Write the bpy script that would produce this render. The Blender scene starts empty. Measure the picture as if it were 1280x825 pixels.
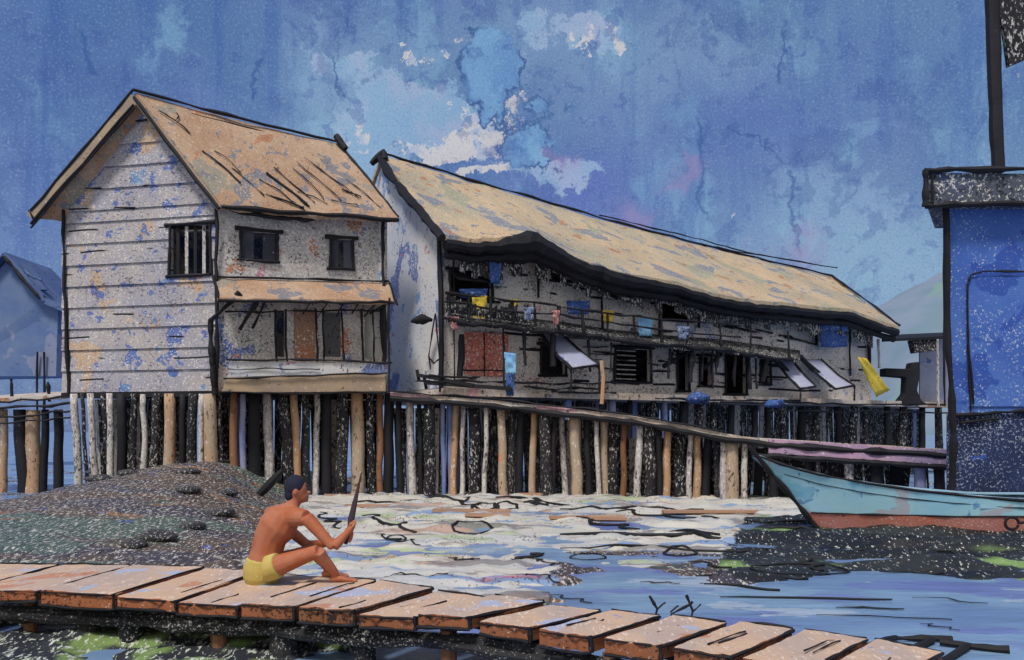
import bpy, bmesh, math, random
from mathutils import Vector, noise as mnoise
random.seed(7)
R = math.radians
C = bpy.context.scene.collection
sc = bpy.context.scene
CAMZ, F, CX, HY = 1.67, 1100.0, 640.0, 540.0

def P(px, py, Y):                       # a point at depth Y
    return Vector(((px-CX)*Y/F, Y, CAMZ-(py-HY)*Y/F))
def G(px, py, z=0.0):                   # a point on the level plane z
    Y = (CAMZ-z)*F/(py-HY)
    return Vector(((px-CX)*Y/F, Y, z))
def fb(x, y, z=0, o=4):
    return mnoise.fractal(Vector((x, y, z)), 1.0, 2.0, o)
def sstep(a, b, x):
    t = min(1, max(0, (x-a)/(b-a))); return t*t*(3-2*t)
def lin(r, g, b, k=1.0):
    f = lambda c: ((c/255/12.92) if c/255 <= .04045 else ((c/255+.055)/1.055)**2.4)*k
    return (f(r), f(g), f(b), 1)

# ------------------------------------------------------------------ nodes
class NT:
    def __init__(s, nt): s.nt = nt; s.L = nt.links.new
    def put(s, sock, v):
        if isinstance(v, bpy.types.NodeSocket): s.L(v, sock)
        elif v is not None: sock.default_value = v
    def math(s, op, a, b=None, c=None, clamp=False):
        n = s.nt.nodes.new('ShaderNodeMath'); n.operation = op; n.use_clamp = clamp
        for i, v in enumerate((a, b, c)): s.put(n.inputs[i], v)
        return n.outputs[0]
    def vmath(s, op, a, b=None):
        n = s.nt.nodes.new('ShaderNodeVectorMath'); n.operation = op
        s.put(n.inputs[0], a); s.put(n.inputs[1], b)
        return n.outputs[0]
    def noise(s, vec, scale, detail=2, rough=.5, dist=0, color=False):
        n = s.nt.nodes.new('ShaderNodeTexNoise')
        s.put(n.inputs['Vector'], vec); n.inputs['Scale'].default_value = scale
        n.inputs['Detail'].default_value = detail; n.inputs['Roughness'].default_value = rough
        n.inputs['Distortion'].default_value = dist
        return n.outputs['Color' if color else 'Fac']
    def step(s, v, a, b):
        n = s.nt.nodes.new('ShaderNodeMapRange'); n.interpolation_type = 'SMOOTHSTEP'
        s.put(n.inputs['Value'], v); s.put(n.inputs['From Min'], a); s.put(n.inputs['From Max'], b)
        return n.outputs[0]
    def mix(s, f, a, b):
        n = s.nt.nodes.new('ShaderNodeMix'); n.data_type = 'RGBA'
        s.put(n.inputs[0], f); s.put(n.inputs[6], a); s.put(n.inputs[7], b)
        return n.outputs[2]
    def sep(s, v):
        n = s.nt.nodes.new('ShaderNodeSeparateXYZ'); s.put(n.inputs[0], v); return n.outputs
    def comb(s, x, y, z):
        n = s.nt.nodes.new('ShaderNodeCombineXYZ')
        for i, v in enumerate((x, y, z)): s.put(n.inputs[i], v)
        return n.outputs[0]
    def scale(s, vec, k):
        n = s.nt.nodes.new('ShaderNodeVectorMath'); n.operation = 'MULTIPLY'
        s.put(n.inputs[0], vec); n.inputs[1].default_value = k
        return n.outputs[0]

MATS = {}
WHITE = lin(218, 212, 204); INK = (.012, .012, .016, 1); BLUE = lin(74, 102, 166); BLUE2 = lin(100, 138, 180)
ROSE = lin(190, 110, 140)
def mat(name, c1, c2, sp=14, light=None, dark=None, lc=WHITE, dc=INK, blots=(), lines=None, rough=.85, big=.7, stretch=(1, 1, 1), bump=.25, spec=.25):
    """weathered paint: two base tones, flaked light and dark flecks, splashes of paint, board lines"""
    m = bpy.data.materials.new(name); m.use_nodes = True
    n = NT(m.node_tree); bs = m.node_tree.nodes['Principled BSDF']
    tc = m.node_tree.nodes.new('ShaderNodeTexCoord').outputs['Object']
    vec = n.vmath('ADD', tc, (random.random()*40, random.random()*40, random.random()*40))
    sv = n.scale(vec, stretch)
    tone = n.noise(sv, big, 4, .6)
    col = n.mix(n.step(tone, .38, .62), c1, c2)
    coarse = n.noise(vec, big*1.7, 3, .6)
    for (bc, bscale, thr) in blots:
        bv = n.vmath('ADD', vec, (random.random()*90, random.random()*90, random.random()*90))
        b = n.noise(bv, bscale, 3, .55, .3)
        col = n.mix(n.math('MULTIPLY', n.step(b, thr, thr+.025), .85), col, bc)
    fine = n.noise(sv, sp, 3, .75)
    if dark is not None:
        dv = n.noise(n.vmath('ADD', sv, (31.7, 5.1, 11.3)), sp*.8, 3, .75)
        dv = n.math('ADD', dv, n.math('MULTIPLY', n.math('SUBTRACT', coarse, .5), .35))
        col = n.mix(n.math('MULTIPLY', n.step(dv, dark, dark+.06), .9), col, dc)
    if light is not None:
        lv = n.math('SUBTRACT', fine, n.math('MULTIPLY', n.math('SUBTRACT', coarse, .5), .25))
        col = n.mix(n.math('MULTIPLY', n.step(lv, light, light+.06), .92), col, lc)
    if lines:
        axis, period, width, gate = lines
        xyz = n.sep(tc)
        w = n.math('ADD', xyz[axis], n.math('MULTIPLY', n.math('SUBTRACT', n.noise(vec, .35, 2), .5), period*.55))
        fr = n.math('ABSOLUTE', n.math('SUBTRACT', n.math('FRACT', n.math('DIVIDE', w, period)), .5))
        ln = n.math('SUBTRACT', 1.0, n.step(n.math('MULTIPLY', fr, period), width*.5, width))
        gt = n.step(n.noise(n.scale(vec, (1, 1, 1.6)), .9, 2), gate, gate+.04)
        col = n.mix(n.math('MULTIPLY', ln, gt), col, INK)
    n.L(col, bs.inputs['Base Color'])
    bs.inputs['Roughness'].default_value = rough
    bs.inputs['Specular IOR Level'].default_value = spec
    if bump:
        bn = m.node_tree.nodes.new('ShaderNodeBump'); bn.inputs['Strength'].default_value = bump
        bn.inputs['Distance'].default_value = .25/sp
        n.L(fine, bn.inputs['Height']); n.L(bn.outputs[0], bs.inputs['Normal'])
    MATS[name] = m
    return m

WOODB = ((BLUE, 1.6, .66), (BLUE2, 1.3, .68))
mat('clapboard', lin(158, 154, 164), lin(172, 164, 162), 17, light=.57, dark=.575, dc=lin(92, 86, 98),
    blots=((lin(192, 160, 128), .8, .60), (BLUE, 1.5, .595), (BLUE, 4.0, .645), (lin(94, 134, 176), 1.0, .635)), lines=(2, .55, .03, .55), stretch=(1, 1, 1.3))
mat('grey_wall', lin(168, 164, 164), lin(192, 184, 180), 17, light=.52, dark=.56, dc=lin(48, 46, 50),
    blots=((BLUE, 1.4, .63), (lin(184, 124, 92), 1.1, .62), (ROSE, 1.6, .69)))
mat('pale_wall', lin(214, 210, 206), lin(202, 202, 208), 17, light=.55, dark=.60, dc=lin(80, 76, 88),
    blots=((BLUE, .8, .575), (lin(110, 150, 196), 1.0, .62), (BLUE, 3.0, .68), (ROSE, 2.0, .67)))
mat('row_wall', lin(188, 178, 172), lin(208, 198, 192), 19, light=.485, dark=.55, dc=lin(26, 25, 30),
    blots=((BLUE, 1.0, .65), (lin(196, 150, 150), 1.0, .64), (lin(90, 140, 190), 1.3, .68)), lines=(2, .42, .05, .52))
mat('roof_tan', lin(168, 134, 108), lin(180, 152, 128), 20, light=.585, dark=.60, dc=lin(104, 80, 66), lc=lin(206, 184, 160),
    blots=((lin(112, 116, 128), 1.5, .59), (lin(112, 116, 128), 4.0, .64), (lin(142, 138, 126), .7, .57), (lin(172, 118, 86), 1.2, .64)))
mat('roof_sand', lin(194, 168, 136), lin(164, 154, 134), 20, light=.57, dark=.60, dc=lin(120, 90, 66), lc=lin(214, 198, 170), big=.22,
    blots=((lin(112, 122, 140), .9, .575), (lin(112, 122, 140), 3.0, .625), (lin(150, 150, 130), .5, .58), (lin(166, 112, 76), 1.5, .64)))
mat('tarred', (.010, .010, .013, 1), (.018, .017, .022, 1), 12, light=.735, rough=.7, bump=.35)
mat('tarred_flecked', (.012, .012, .016, 1), (.03, .028, .03, 1), 46, light=.585, lc=lin(190, 186, 178))
mat('tarred_fine', (.010, .010, .013, 1), (.020, .018, .020, 1), 40, light=.72, rough=.7, bump=.35)
mat('pile_dark', (.012, .012, .016, 1), (.028, .026, .03, 1), 19, light=.575, lc=lin(196, 192, 186), stretch=(1, 1, .55), blots=((lin(70, 90, 150), 1.1, .70),))
mat('dark_boards_shade', (.014, .014, .018, 1), (.03, .029, .034, 1), 19, light=.55, lc=lin(190, 186, 180), stretch=(1, 1, .5),
    blots=((lin(70, 90, 150), 1.1, .72),), bump=.3)  # dark boards, and the strips and slats that stand for shade
mat('bargeboard', lin(186, 160, 130), lin(160, 140, 122), 14, light=.64, dark=.62, dc=lin(50, 46, 50))
mat('pile_tan', lin(182, 142, 108), lin(170, 152, 132), 19, light=.60, dark=.60, dc=lin(60, 44, 36), stretch=(1, 1, .4), blots=((lin(200, 120, 66), 1.0, .66),))
mat('pile_pale', lin(186, 180, 174), lin(170, 160, 160), 20, light=.54, dark=.545, dc=lin(50, 48, 56), stretch=(1, 1, .5), blots=((BLUE, 1.2, .68), (lin(140, 170, 90), 1.0, .72)))
mat('pile_brown', lin(120, 84, 60), lin(140, 100, 76), 14, light=.68, dark=.60, stretch=(1, 1, .4))
mat('pile_blue', lin(96, 120, 176), lin(150, 150, 180), 14, light=.62, dark=.66, stretch=(1, 1, .4))
mat('shutter_grey', lin(84, 86, 96), lin(60, 62, 72), 16, light=.68)
mat('void_dark', (.012, .012, .016, 1), (.02, .02, .026, 1), 14, light=.74)
mat('door_brown', lin(170, 120, 92), lin(150, 120, 104), 14, light=.58, dark=.63)
mat('door_red', lin(190, 96, 80), lin(186, 130, 116), 16, light=.54, dark=.60)
mat('deck_edge', lin(190, 170, 152), lin(196, 188, 182), 13, light=.58, dark=.58, blots=((BLUE, 1.2, .66), (lin(190, 140, 150), .6, .60), (lin(170, 120, 84), .8, .62)))
mat('mauve_edge', lin(186, 150, 176), lin(160, 140, 170), 13, light=.60, dark=.62)
mat('yellow_cloth', lin(206, 182, 70), lin(190, 160, 66), 16, dark=.60, dc=lin(120, 90, 40))
mat('blue_cloth', lin(58, 88, 148), lin(42, 64, 120), 20, light=.60, blots=((lin(30, 44, 84), 2.0, .55),))
mat('cyan_cloth', lin(140, 190, 222), lin(110, 160, 210), 14, light=.66)
mat('rose_cloth', lin(176, 124, 124), lin(160, 104, 110), 18, light=.58, dark=.62)
mat('grey_cloth', lin(120, 136, 168), lin(98, 112, 150), 18, light=.58, dark=.62)
mat('tarp_white', lin(172, 174, 190), lin(158, 160, 184), 12, light=.62, blots=((BLUE, 2.0, .67),), dark=.74)
mat('tower_blue', lin(66, 98, 172), lin(78, 112, 182), 24, light=.60, lc=lin(190, 200, 214), blots=((lin(50, 80, 160), 1.0, .60), (lin(140, 90, 160), 1.0, .72)))
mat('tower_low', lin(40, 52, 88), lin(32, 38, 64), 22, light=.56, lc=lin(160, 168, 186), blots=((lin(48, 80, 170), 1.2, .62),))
mat('tower_cap', lin(78, 84, 96), lin(62, 80, 130), 17, light=.56, dark=.56)
mat('hull_blue', lin(172, 218, 232), lin(150, 204, 230), 22, light=.62, lc=lin(180, 210, 216), dark=.72, dc=lin(70, 120, 170), blots=((lin(96, 144, 196), 2.4, .63), (lin(184, 182, 190), 1.4, .62), (lin(130, 190, 220), .8, .60)))
mat('hull_rim', lin(166, 200, 220), lin(150, 186, 210), 18, light=.60, dark=.64)
mat('hull_red', lin(186, 104, 76), lin(188, 124, 112), 24, light=.57, lc=lin(206, 180, 176), dark=.64, dc=lin(70, 40, 44))
mat('hull_inner', lin(90, 110, 130), lin(70, 84, 100), 18, light=.64)
mat('plank', lin(200, 168, 142), lin(182, 160, 148), 44, light=.585, lc=lin(222, 204, 192), dark=.70, dc=lin(150, 96, 74), big=2.4, stretch=(1, .2, 1),
    blots=((lin(164, 174, 200), 2.0, .60), (lin(112, 132, 180), 9, .69), (lin(184, 126, 98), 1.6, .62)))
mat('plank_end', lin(156, 94, 62), lin(132, 86, 58), 40, light=.64, dark=.555)
mat('skin', lin(170, 94, 60), lin(176, 112, 86), 40, light=.70, lc=lin(220, 170, 150), dark=.66, dc=lin(146, 72, 46), big=3.5, blots=((lin(120, 70, 80), 30, .70),), rough=.6, bump=.08)
mat('hair', (.012, .012, .02, 1), (.02, .02, .04, 1), 50, light=.72, lc=lin(90, 110, 170), bump=.5)
mat('shorts', lin(196, 184, 112), lin(186, 164, 92), 34, light=.66, dark=.72, dc=lin(160, 110, 40), big=4)
mat('stake', lin(70, 56, 62), lin(52, 44, 50), 40, light=.74)
mat('stone', (.03, .03, .036, 1), (.075, .07, .07, 1), 26, light=.58, lc=lin(180, 176, 170))
mat('driftwood', lin(176, 136, 110), lin(160, 126, 104), 22, light=.66, dark=.66)
mat('ripple_ink', (.012, .013, .016, 1), (.022, .022, .02, 1), 20, rough=.6, bump=.2)  # near-black for the drawn ripple lines on the water
mat('hill', lin(112, 134, 148), lin(130, 142, 160), .1, light=None, blots=((lin(120, 150, 140), .012, .56),), big=.02, bump=0)
mat('grey_wash', lin(86, 108, 150), lin(104, 122, 154), 6, dark=.62, dc=lin(76, 92, 130), big=.5, blots=((lin(130, 136, 160), .5, .58),), bump=0)  # haze of distance mixed into the hut's colours
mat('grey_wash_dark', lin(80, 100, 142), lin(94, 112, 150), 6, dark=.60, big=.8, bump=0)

# ------------------------------------------------------------------ mesh builder
OFF = {}
class MB:
    def __init__(s): s.v = []; s.f = []; s.mi = []; s.cur = 0; s.pc = []
    def poly(s, pts):
        b = len(s.v); s.v += [Vector(p) for p in pts]; s.f.append(tuple(range(b, b+len(pts)))); s.mi.append(s.cur)
    def hexa(s, q0, q1):                       # two matching quads -> a closed block
        s.pc.append((len(s.v), len(s.f)))
        b = len(s.v); s.v += [Vector(p) for p in q0]+[Vector(p) for p in q1]
        k = len(q0)
        fs = [tuple(b+i for i in range(k))[::-1], tuple(b+k+i for i in range(k))]
        fs += [(b+i, b+(i+1) % k, b+k+(i+1) % k, b+k+i) for i in range(k)]
        s.f += fs; s.mi += [s.cur]*len(fs)
    def bar(s, a, b, w, h, up=(0, 0, 1)):
        a = Vector(a); b = Vector(b); d = (b-a).normalized(); u = Vector(up)
        r = d.cross(u)
        if r.length < 1e-4: r = d.cross(Vector((0, 1, 0)))
        r.normalize(); u = r.cross(d).normalized()
        q = lambda p: [p-r*w/2-u*h/2, p+r*w/2-u*h/2, p+r*w/2+u*h/2, p-r*w/2+u*h/2]
        s.hexa(q(a), q(b))
    def tube(s, pts, rad, n=7, wob=0.0, flat=1.0):
        pts = [Vector(p) for p in pts]; b0 = len(s.v); k = len(pts); s.pc.append((b0, len(s.f)))
        rad = rad if isinstance(rad, (list, tuple)) else [rad]*k
        ref = None
        for i, p in enumerate(pts):
            d = (pts[min(i+1, k-1)]-pts[max(i-1, 0)]).normalized()
            if ref is None:
                ref = Vector((0, 0, 1)) if abs(d.z) < .9 else Vector((0, 1, 0))
            r = d.cross(ref).normalized(); u = r.cross(d).normalized(); ref = u
            for j in range(n):
                a = 2*math.pi*j/n
                rr = rad[i]*(1+wob*random.uniform(-1, 1))
                s.v.append(p+r*math.cos(a)*rr+u*math.sin(a)*rr*flat)
        for i in range(k-1):
            for j in range(n):
                s.f.append((b0+i*n+j, b0+i*n+(j+1) % n, b0+(i+1)*n+(j+1) % n, b0+(i+1)*n+j)); s.mi.append(s.cur)
        s.f.append(tuple(b0+j for j in range(n))[::-1]); s.mi.append(s.cur)
        s.f.append(tuple(b0+(k-1)*n+j for j in range(n))); s.mi.append(s.cur)
    def grid(s, rows, thick=None):             # rows of points; thick: offset vector for a solid sheet
        b = len(s.v); nr = len(rows); nc = len(rows[0])
        for r in rows: s.v += [Vector(p) for p in r]
        idx = lambda i, j: b+i*nc+j
        fs = [(idx(i, j), idx(i, j+1), idx(i+1, j+1), idx(i+1, j)) for i in range(nr-1) for j in range(nc-1)]
        if thick is not None:
            t = Vector(thick); b2 = len(s.v)
            for r in rows: s.v += [Vector(p)+t for p in r]
            id2 = lambda i, j: b2+i*nc+j
            fs += [(id2(i, j), id2(i+1, j), id2(i+1, j+1), id2(i, j+1)) for i in range(nr-1) for j in range(nc-1)]
            rim = [(0, j) for j in range(nc)]+[(i, nc-1) for i in range(1, nr)]+[(nr-1, j) for j in range(nc-2, -1, -1)]+[(i, 0) for i in range(nr-2, 0, -1)]
            for (a, c) in zip(rim, rim[1:]+rim[:1]): fs.append((idx(*a), id2(*a), id2(*c), idx(*c)))
        s.f += fs; s.mi += [s.cur]*len(fs)
    def ball(s, c, rx, ry, rz, nu=14, nv=9, rot=None):
        b = len(s.v); c = Vector(c)
        def pt(i, j):
            th = math.pi*i/nv; ph = 2*math.pi*j/nu
            q = Vector((rx*math.sin(th)*math.cos(ph), ry*math.sin(th)*math.sin(ph), rz*math.cos(th)))
            if rot is not None: q = rot @ q
            return c+q
        s.v.append(pt(0, 0))
        for i in range(1, nv):
            for j in range(nu): s.v.append(pt(i, j))
        s.v.append(pt(nv, 0)); e = len(s.v)-1
        fs = []
        for j in range(nu): fs.append((b, b+1+j, b+1+(j+1) % nu))
        for i in range(nv-2):
            for j in range(nu):
                fs.append((b+1+i*nu+j, b+1+(i+1)*nu+j, b+1+(i+1)*nu+(j+1) % nu, b+1+i*nu+(j+1) % nu))
        for j in range(nu): fs.append((b+1+(nv-2)*nu+j, e, b+1+(nv-2)*nu+(j+1) % nu))
        s.f += fs; s.mi += [s.cur]*len(fs)
    def build(s, name, m, parent=None, smooth=False, fix=True, label=None, jitter=0.0, remesh=None, bevel=None):
        off = OFF.get(parent.name, Vector()) if parent else Vector()
        me = bpy.data.meshes.new(name)
        vs = []
        for p in s.v:
            if jitter: p = p+Vector((fb(p.x*.9, p.y*.9, p.z*.9), fb(p.y*.9+7, p.z*.9, p.x*.9), fb(p.z*.9+3, p.x*.9, p.y*.9+9)))*jitter
            vs.append(p-off)
        me.from_pydata(vs, [], s.f)
        ms = m if isinstance(m, (list, tuple)) else [m]
        for q in ms: me.materials.append(MATS[q])
        for p, i in zip(me.polygons, s.mi): p.material_index = i
        if fix:
            bm = bmesh.new(); bm.from_mesh(me); bmesh.ops.recalc_face_normals(bm, faces=bm.faces); bm.to_mesh(me); bm.free()
        if smooth:
            for p in me.polygons: p.use_smooth = True
        o = bpy.data.objects.new(name, me); C.objects.link(o)
        if remesh:
            md = o.modifiers.new('r', 'REMESH'); md.mode = 'VOXEL'; md.voxel_size = remesh; md.use_smooth_shade = True
            m2 = o.modifiers.new('s', 'SMOOTH'); m2.factor = .5; m2.iterations = 14
            dg = bpy.context.evaluated_depsgraph_get()
            nm = bpy.data.meshes.new_from_object(o.evaluated_get(dg)); o.modifiers.clear(); o.data = nm
            for p in nm.polygons: p.use_smooth = True
        if bevel:
            md = o.modifiers.new('b', 'BEVEL'); md.width = bevel; md.segments = 2; md.limit_method = 'ANGLE'
        if parent: o.parent = parent; OFF[o.name] = off
        if label: o['label'] = label
        return o

def each(mb, name, m, parent, **k):        # every piece of the builder as a part of its own
    ends = mb.pc[1:]+[(len(mb.v), len(mb.f))]
    for (v0, f0), (v1, f1) in zip(mb.pc, ends):
        q = MB(); q.v = mb.v[v0:v1]; q.f = [tuple(i-v0 for i in f) for f in mb.f[f0:f1]]; q.mi = mb.mi[f0:f1]
        o = q.build(name, m, parent, **k)
    return o
def tag(o, label, cat, group=None):
    o['label'] = label; o['category'] = cat
    if group: o['group'] = group
    return o
def thing(name, label, cat, loc, group=None):
    o = bpy.data.objects.new(name, None); C.objects.link(o); o.location = Vector(loc); o.empty_display_size = .3
    OFF[o.name] = Vector(loc)
    return tag(o, label, cat, group)
def solo(mb, name, m, base, label, cat, group=None, **k):          # a thing that is one mesh, origin at its base
    base = Vector(base); mb.v = [p-base for p in mb.v]
    o = mb.build(name, m, None, **k); o.location = base
    return tag(o, label, cat, group)
def struct(o, kind='structure'): o['kind'] = kind; return o

class W:                                  # a vertical wall plane between two plan points
    def __init__(s, a, b): s.a = Vector((a[0], a[1])); s.b = Vector((b[0], b[1])); s.d = (s.b-s.a); s.len = s.d.length; s.u = s.d/s.len; s.n = Vector((s.u.y, -s.u.x))
    def off(s, k): return W(s.a+s.n*k, s.b+s.n*k)
    def up(s, px):                        # distance along the wall where the sight line px meets it
        k = (px-CX)/F
        return (k*s.a.y-s.a.x)/(s.u.x-k*s.u.y)
    def xy(s, u): return s.a+s.u*u
    def p(s, u, z, o=0): q = s.a+s.u*u+s.n*o; return Vector((q.x, q.y, z))
    def at(s, px, py, o=0):
        w = s.off(o) if o else s
        u = w.up(px); Y = w.xy(u).y
        return P(px, py, Y)
    def uz(s, px, py, o=0):
        w = s.off(o) if o else s
        u = w.up(px); return u, CAMZ-(py-HY)*w.xy(u).y/F
def wall_holes(mb, w, u0, u1, z0, z1, holes, th=.12, o=0):
    us = sorted({u0, u1, *[h[0] for h in holes], *[h[2] for h in holes]}); zs = sorted({z0, z1, *[h[1] for h in holes], *[h[3] for h in holes]})
    inh = lambda u, z: any(h[0] < u < h[2] and h[1] < z < h[3] for h in holes)
    for ua, ub in zip(us, us[1:]):
        for za, zb in zip(zs, zs[1:]):
            if inh((ua+ub)/2, (za+zb)/2): continue
            mb.poly([w.p(ua, za, o), w.p(ub, za, o), w.p(ub, zb, o), w.p(ua, zb, o)])
            mb.poly([w.p(ua, za, o-th), w.p(ua, zb, o-th), w.p(ub, zb, o-th), w.p(ub, za, o-th)])
    for (a, b, c, d) in holes:
        for (p, q) in (((a, b), (c, b)), ((c, b), (c, d)), ((c, d), (a, d)), ((a, d), (a, b))):
            mb.poly([w.p(*p, o), w.p(*q, o), w.p(*q, o-th), w.p(*p, o-th)])
def hole(w, x0, y0, x1, y1):
    u0, zt = w.uz(x0, y0); u1, _ = w.uz(x1, y0); _, zb = w.uz((x0+x1)/2, y1); _, zt = w.uz((x0+x1)/2, y0)
    return (u0, zb, u1, zt)
def wavy(pts, amp=.03, seg=8):            # hand-drawn line through points
    out = []
    pts = [Vector(p) for p in pts]; sd = random.random()*50
    for a, b in zip(pts, pts[1:]):
        for i in range(seg):
            t = i/seg; q = a.lerp(b, t)
            out.append(q+Vector((fb(q.x*1.3+sd, q.z, 1), 0, fb(q.x*1.3, q.z+sd, 5)))*amp)
    out.append(pts[-1]); return out
def lrad(n, r, v=.35):
    sd = random.random()*90
    return [r*(1+v*fb(i*.35+sd, 0, 0)) for i in range(n)]
def line(mb, pts, r, amp=.03, seg=8, n=6, v=.4):
    q = wavy(pts, amp, seg); mb.tube(q, lrad(len(q), r*.80, v+.3), n)

# ------------------------------------------------------------------ camera, light, world
cam = bpy.data.cameras.new('camera'); co = bpy.data.objects.new('camera', cam); C.objects.link(co)
co.location = (0, 0, CAMZ); co.rotation_euler = (R(90), 0, 0)
cam.sensor_width = 36; cam.lens = F/1280*36; cam.shift_y = (HY-412.5)/1280; cam.clip_end = 20000; cam.clip_start = .1
sc.camera = co
SUN_EL, SUN_AZ = 57, 203                  # from behind the viewer's left shoulder
sun = bpy.data.lights.new('sun', 'SUN'); sun.energy = 2.5; sun.angle = R(12); sun.color = (1, .965, .91)
so = bpy.data.objects.new('sun', sun); C.objects.link(so)
so.rotation_euler = (R(90-SUN_EL), 0, R(180-SUN_AZ)); so.location = (-10, -10, 20)
wd = bpy.data.worlds.new('World'); sc.world = wd; wd.use_nodes = True
n = NT(wd.node_tree); bg = wd.node_tree.nodes['Background']; BGS = .12; bg.inputs['Strength'].default_value = BGS
sky = wd.node_tree.nodes.new('ShaderNodeTexSky'); sky.sky_type = 'NISHITA'; sky.sun_disc = False
sky.sun_elevation = R(SUN_EL); sky.sun_rotation = R(SUN_AZ); sky.dust_density = 1.0
gen = wd.node_tree.nodes.new('ShaderNodeTexCoord').outputs['Generated']
xyz = n.sep(gen)
az = n.math('ARCTAN2', xyz[0], xyz[1]); el = n.math('ARCSINE', xyz[2])
ae = n.comb(az, el, 0)
warp = n.vmath('ADD', ae, n.scale(n.vmath('SUBTRACT', n.noise(ae, 9, 5, .65, color=True), (.5, .5, .5)), (.16, .16, 0)))
warpf = n.vmath('ADD', ae, n.scale(n.vmath('SUBTRACT', n.noise(ae, 40, 4, .7, color=True), (.5, .5, .5)), (.035, .035, 0)))
sl = lambda r, g, b: lin(r, g, b, 1.15/BGS)
def gauss(px, py, sx, sy, v=None, sharp=1.0):
    a0 = math.atan((px-CX)/F); e0 = math.atan((HY-py)/F*math.cos(a0))
    x = n.sep(v if v is not None else warp)
    dx = n.math('DIVIDE', n.math('SUBTRACT', x[0], a0), sx/F); dy = n.math('DIVIDE', n.math('SUBTRACT', x[1], e0), sy/F)
    r2 = n.math('ADD', n.math('MULTIPLY', dx, dx), n.math('MULTIPLY', dy, dy))
    return n.math('EXPONENT', n.math('MULTIPLY', r2, -sharp))
def add(*a):
    o = a[0]
    for q in a[1:]: o = n.math('ADD', o, q)
    return o
EXPO = .20
big = n.noise(warp, 3.0, 5, .6); mid = n.noise(n.scale(warp, (1.6, .8, 1)), 7, 5, .65); streak = n.noise(n.scale(ae, (26, 3.2, 1)), 1, 4, .6)
c = n.mix(n.step(big, .40, .60), sl(66, 97, 143), sl(88, 110, 156))
c = n.mix(n.math('MULTIPLY', n.step(mid, .50, .64), .75), c, sl(106, 144, 174))
c = n.mix(n.math('MULTIPLY', n.step(streak, .50, .64), .62), c, sl(44, 76, 140))
# lighter, greener wash low on the right and behind the first roof; violet in the middle
c = n.mix(n.math('MULTIPLY', add(gauss(440, 150, 70, 90), gauss(1100, 330, 200, 120), n.math('MULTIPLY', gauss(820, 60, 330, 60), .6)), .62, clamp=True), c, sl(130, 162, 182))
c = n.mix(n.math('MULTIPLY', gauss(730, 235, 90, 45), .7, clamp=True), c, sl(74, 84, 158))
c = n.mix(n.math('MULTIPLY', gauss(960, 150, 130, 70), .55, clamp=True), c, sl(58, 82, 146))
c = n.mix(n.math('MULTIPLY', gauss(60, 130, 120, 130), .5, clamp=True), c, sl(54, 82, 138))
c = n.mix(n.math('MULTIPLY', n.step(n.noise(ae, 55, 2, .6), .60, .68), .35), c, sl(50, 74, 140))
ragged = n.math('MULTIPLY', n.math('SUBTRACT', n.noise(warpf, 16, 7, .72), .5), 2.6)
ragged2 = n.math('MULTIPLY', n.math('SUBTRACT', n.noise(n.vmath('ADD', warpf, (3, 1, 0)), 22, 7, .74), .5), 3.0)
# pale cloud bank with torn edges, then the white heart of it
cl = add(gauss(540, 140, 84, 50), gauss(690, 205, 70, 22), n.math('MULTIPLY', gauss(720, 52, 80, 26), .9), gauss(450, 190, 50, 60), n.math('MULTIPLY', gauss(420, 70, 60, 20), .5), ragged)
lav = n.mix(n.step(n.noise(warpf, 11, 4, .6), .42, .58), sl(146, 160, 186), sl(124, 156, 184))
c = n.mix(n.math('MULTIPLY', n.step(cl, .46, .60), .45), c, lav)
c = n.mix(n.math('MULTIPLY', n.step(cl, .56, .59), .60), c, lav)
wh = add(gauss(605, 138, 56, 28), gauss(560, 184, 56, 15), n.math('MULTIPLY', gauss(455, 160, 14, 34), .75), n.math('MULTIPLY', gauss(600, 222, 40, 9), .85), n.math('MULTIPLY', gauss(770, 52, 26, 14), .85), n.math('MULTIPLY', gauss(714, 52, 14, 18), .8), n.math('MULTIPLY', gauss(545, 55, 50, 12), .55), ragged2)
c = n.mix(n.math('MULTIPLY', n.step(wh, .53, .57), .88), c, n.mix(n.step(n.noise(warpf, 40, 3, .6), .52, .60), sl(186, 182, 180), sl(160, 166, 184)))
hole_ = add(gauss(612, 90, 50, 32), gauss(656, 176, 60, 40), n.math('MULTIPLY', ragged, .55))
hc = n.mix(n.step(n.noise(warp, 9, 4, .6), .40, .62), sl(70, 106, 160), sl(104, 146, 182))
c = n.mix(n.math('MULTIPLY', n.step(hole_, .49, .53), .9), c, hc)
edge = n.math('SUBTRACT', 1.0, n.step(n.math('ABSOLUTE', n.math('SUBTRACT', hole_, .54)), .01, .09))
c = n.mix(n.math('MULTIPLY', n.math('MULTIPLY', edge, n.step(n.noise(ae, 20, 3), .36, .55)), .9), c, sl(38, 66, 118))
# blots and a fine granulation of the washes
c = n.mix(n.math('MULTIPLY', n.step(n.noise(warpf, 30, 3, .6), .585, .63), .40), c, sl(48, 72, 134))
c = n.mix(n.math('MULTIPLY', n.step(n.noise(warp, 5.5, 5, .7), .53, .60), .42), c, sl(50, 76, 132))
gn = n.noise(ae, 420, 3, .7)
c = n.mix(n.math('MULTIPLY', n.step(gn, .52, .66), .28), c, sl(44, 66, 118))
c = n.mix(n.math('MULTIPLY', n.step(gn, .46, .34), .22), c, sl(160, 176, 196))
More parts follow.
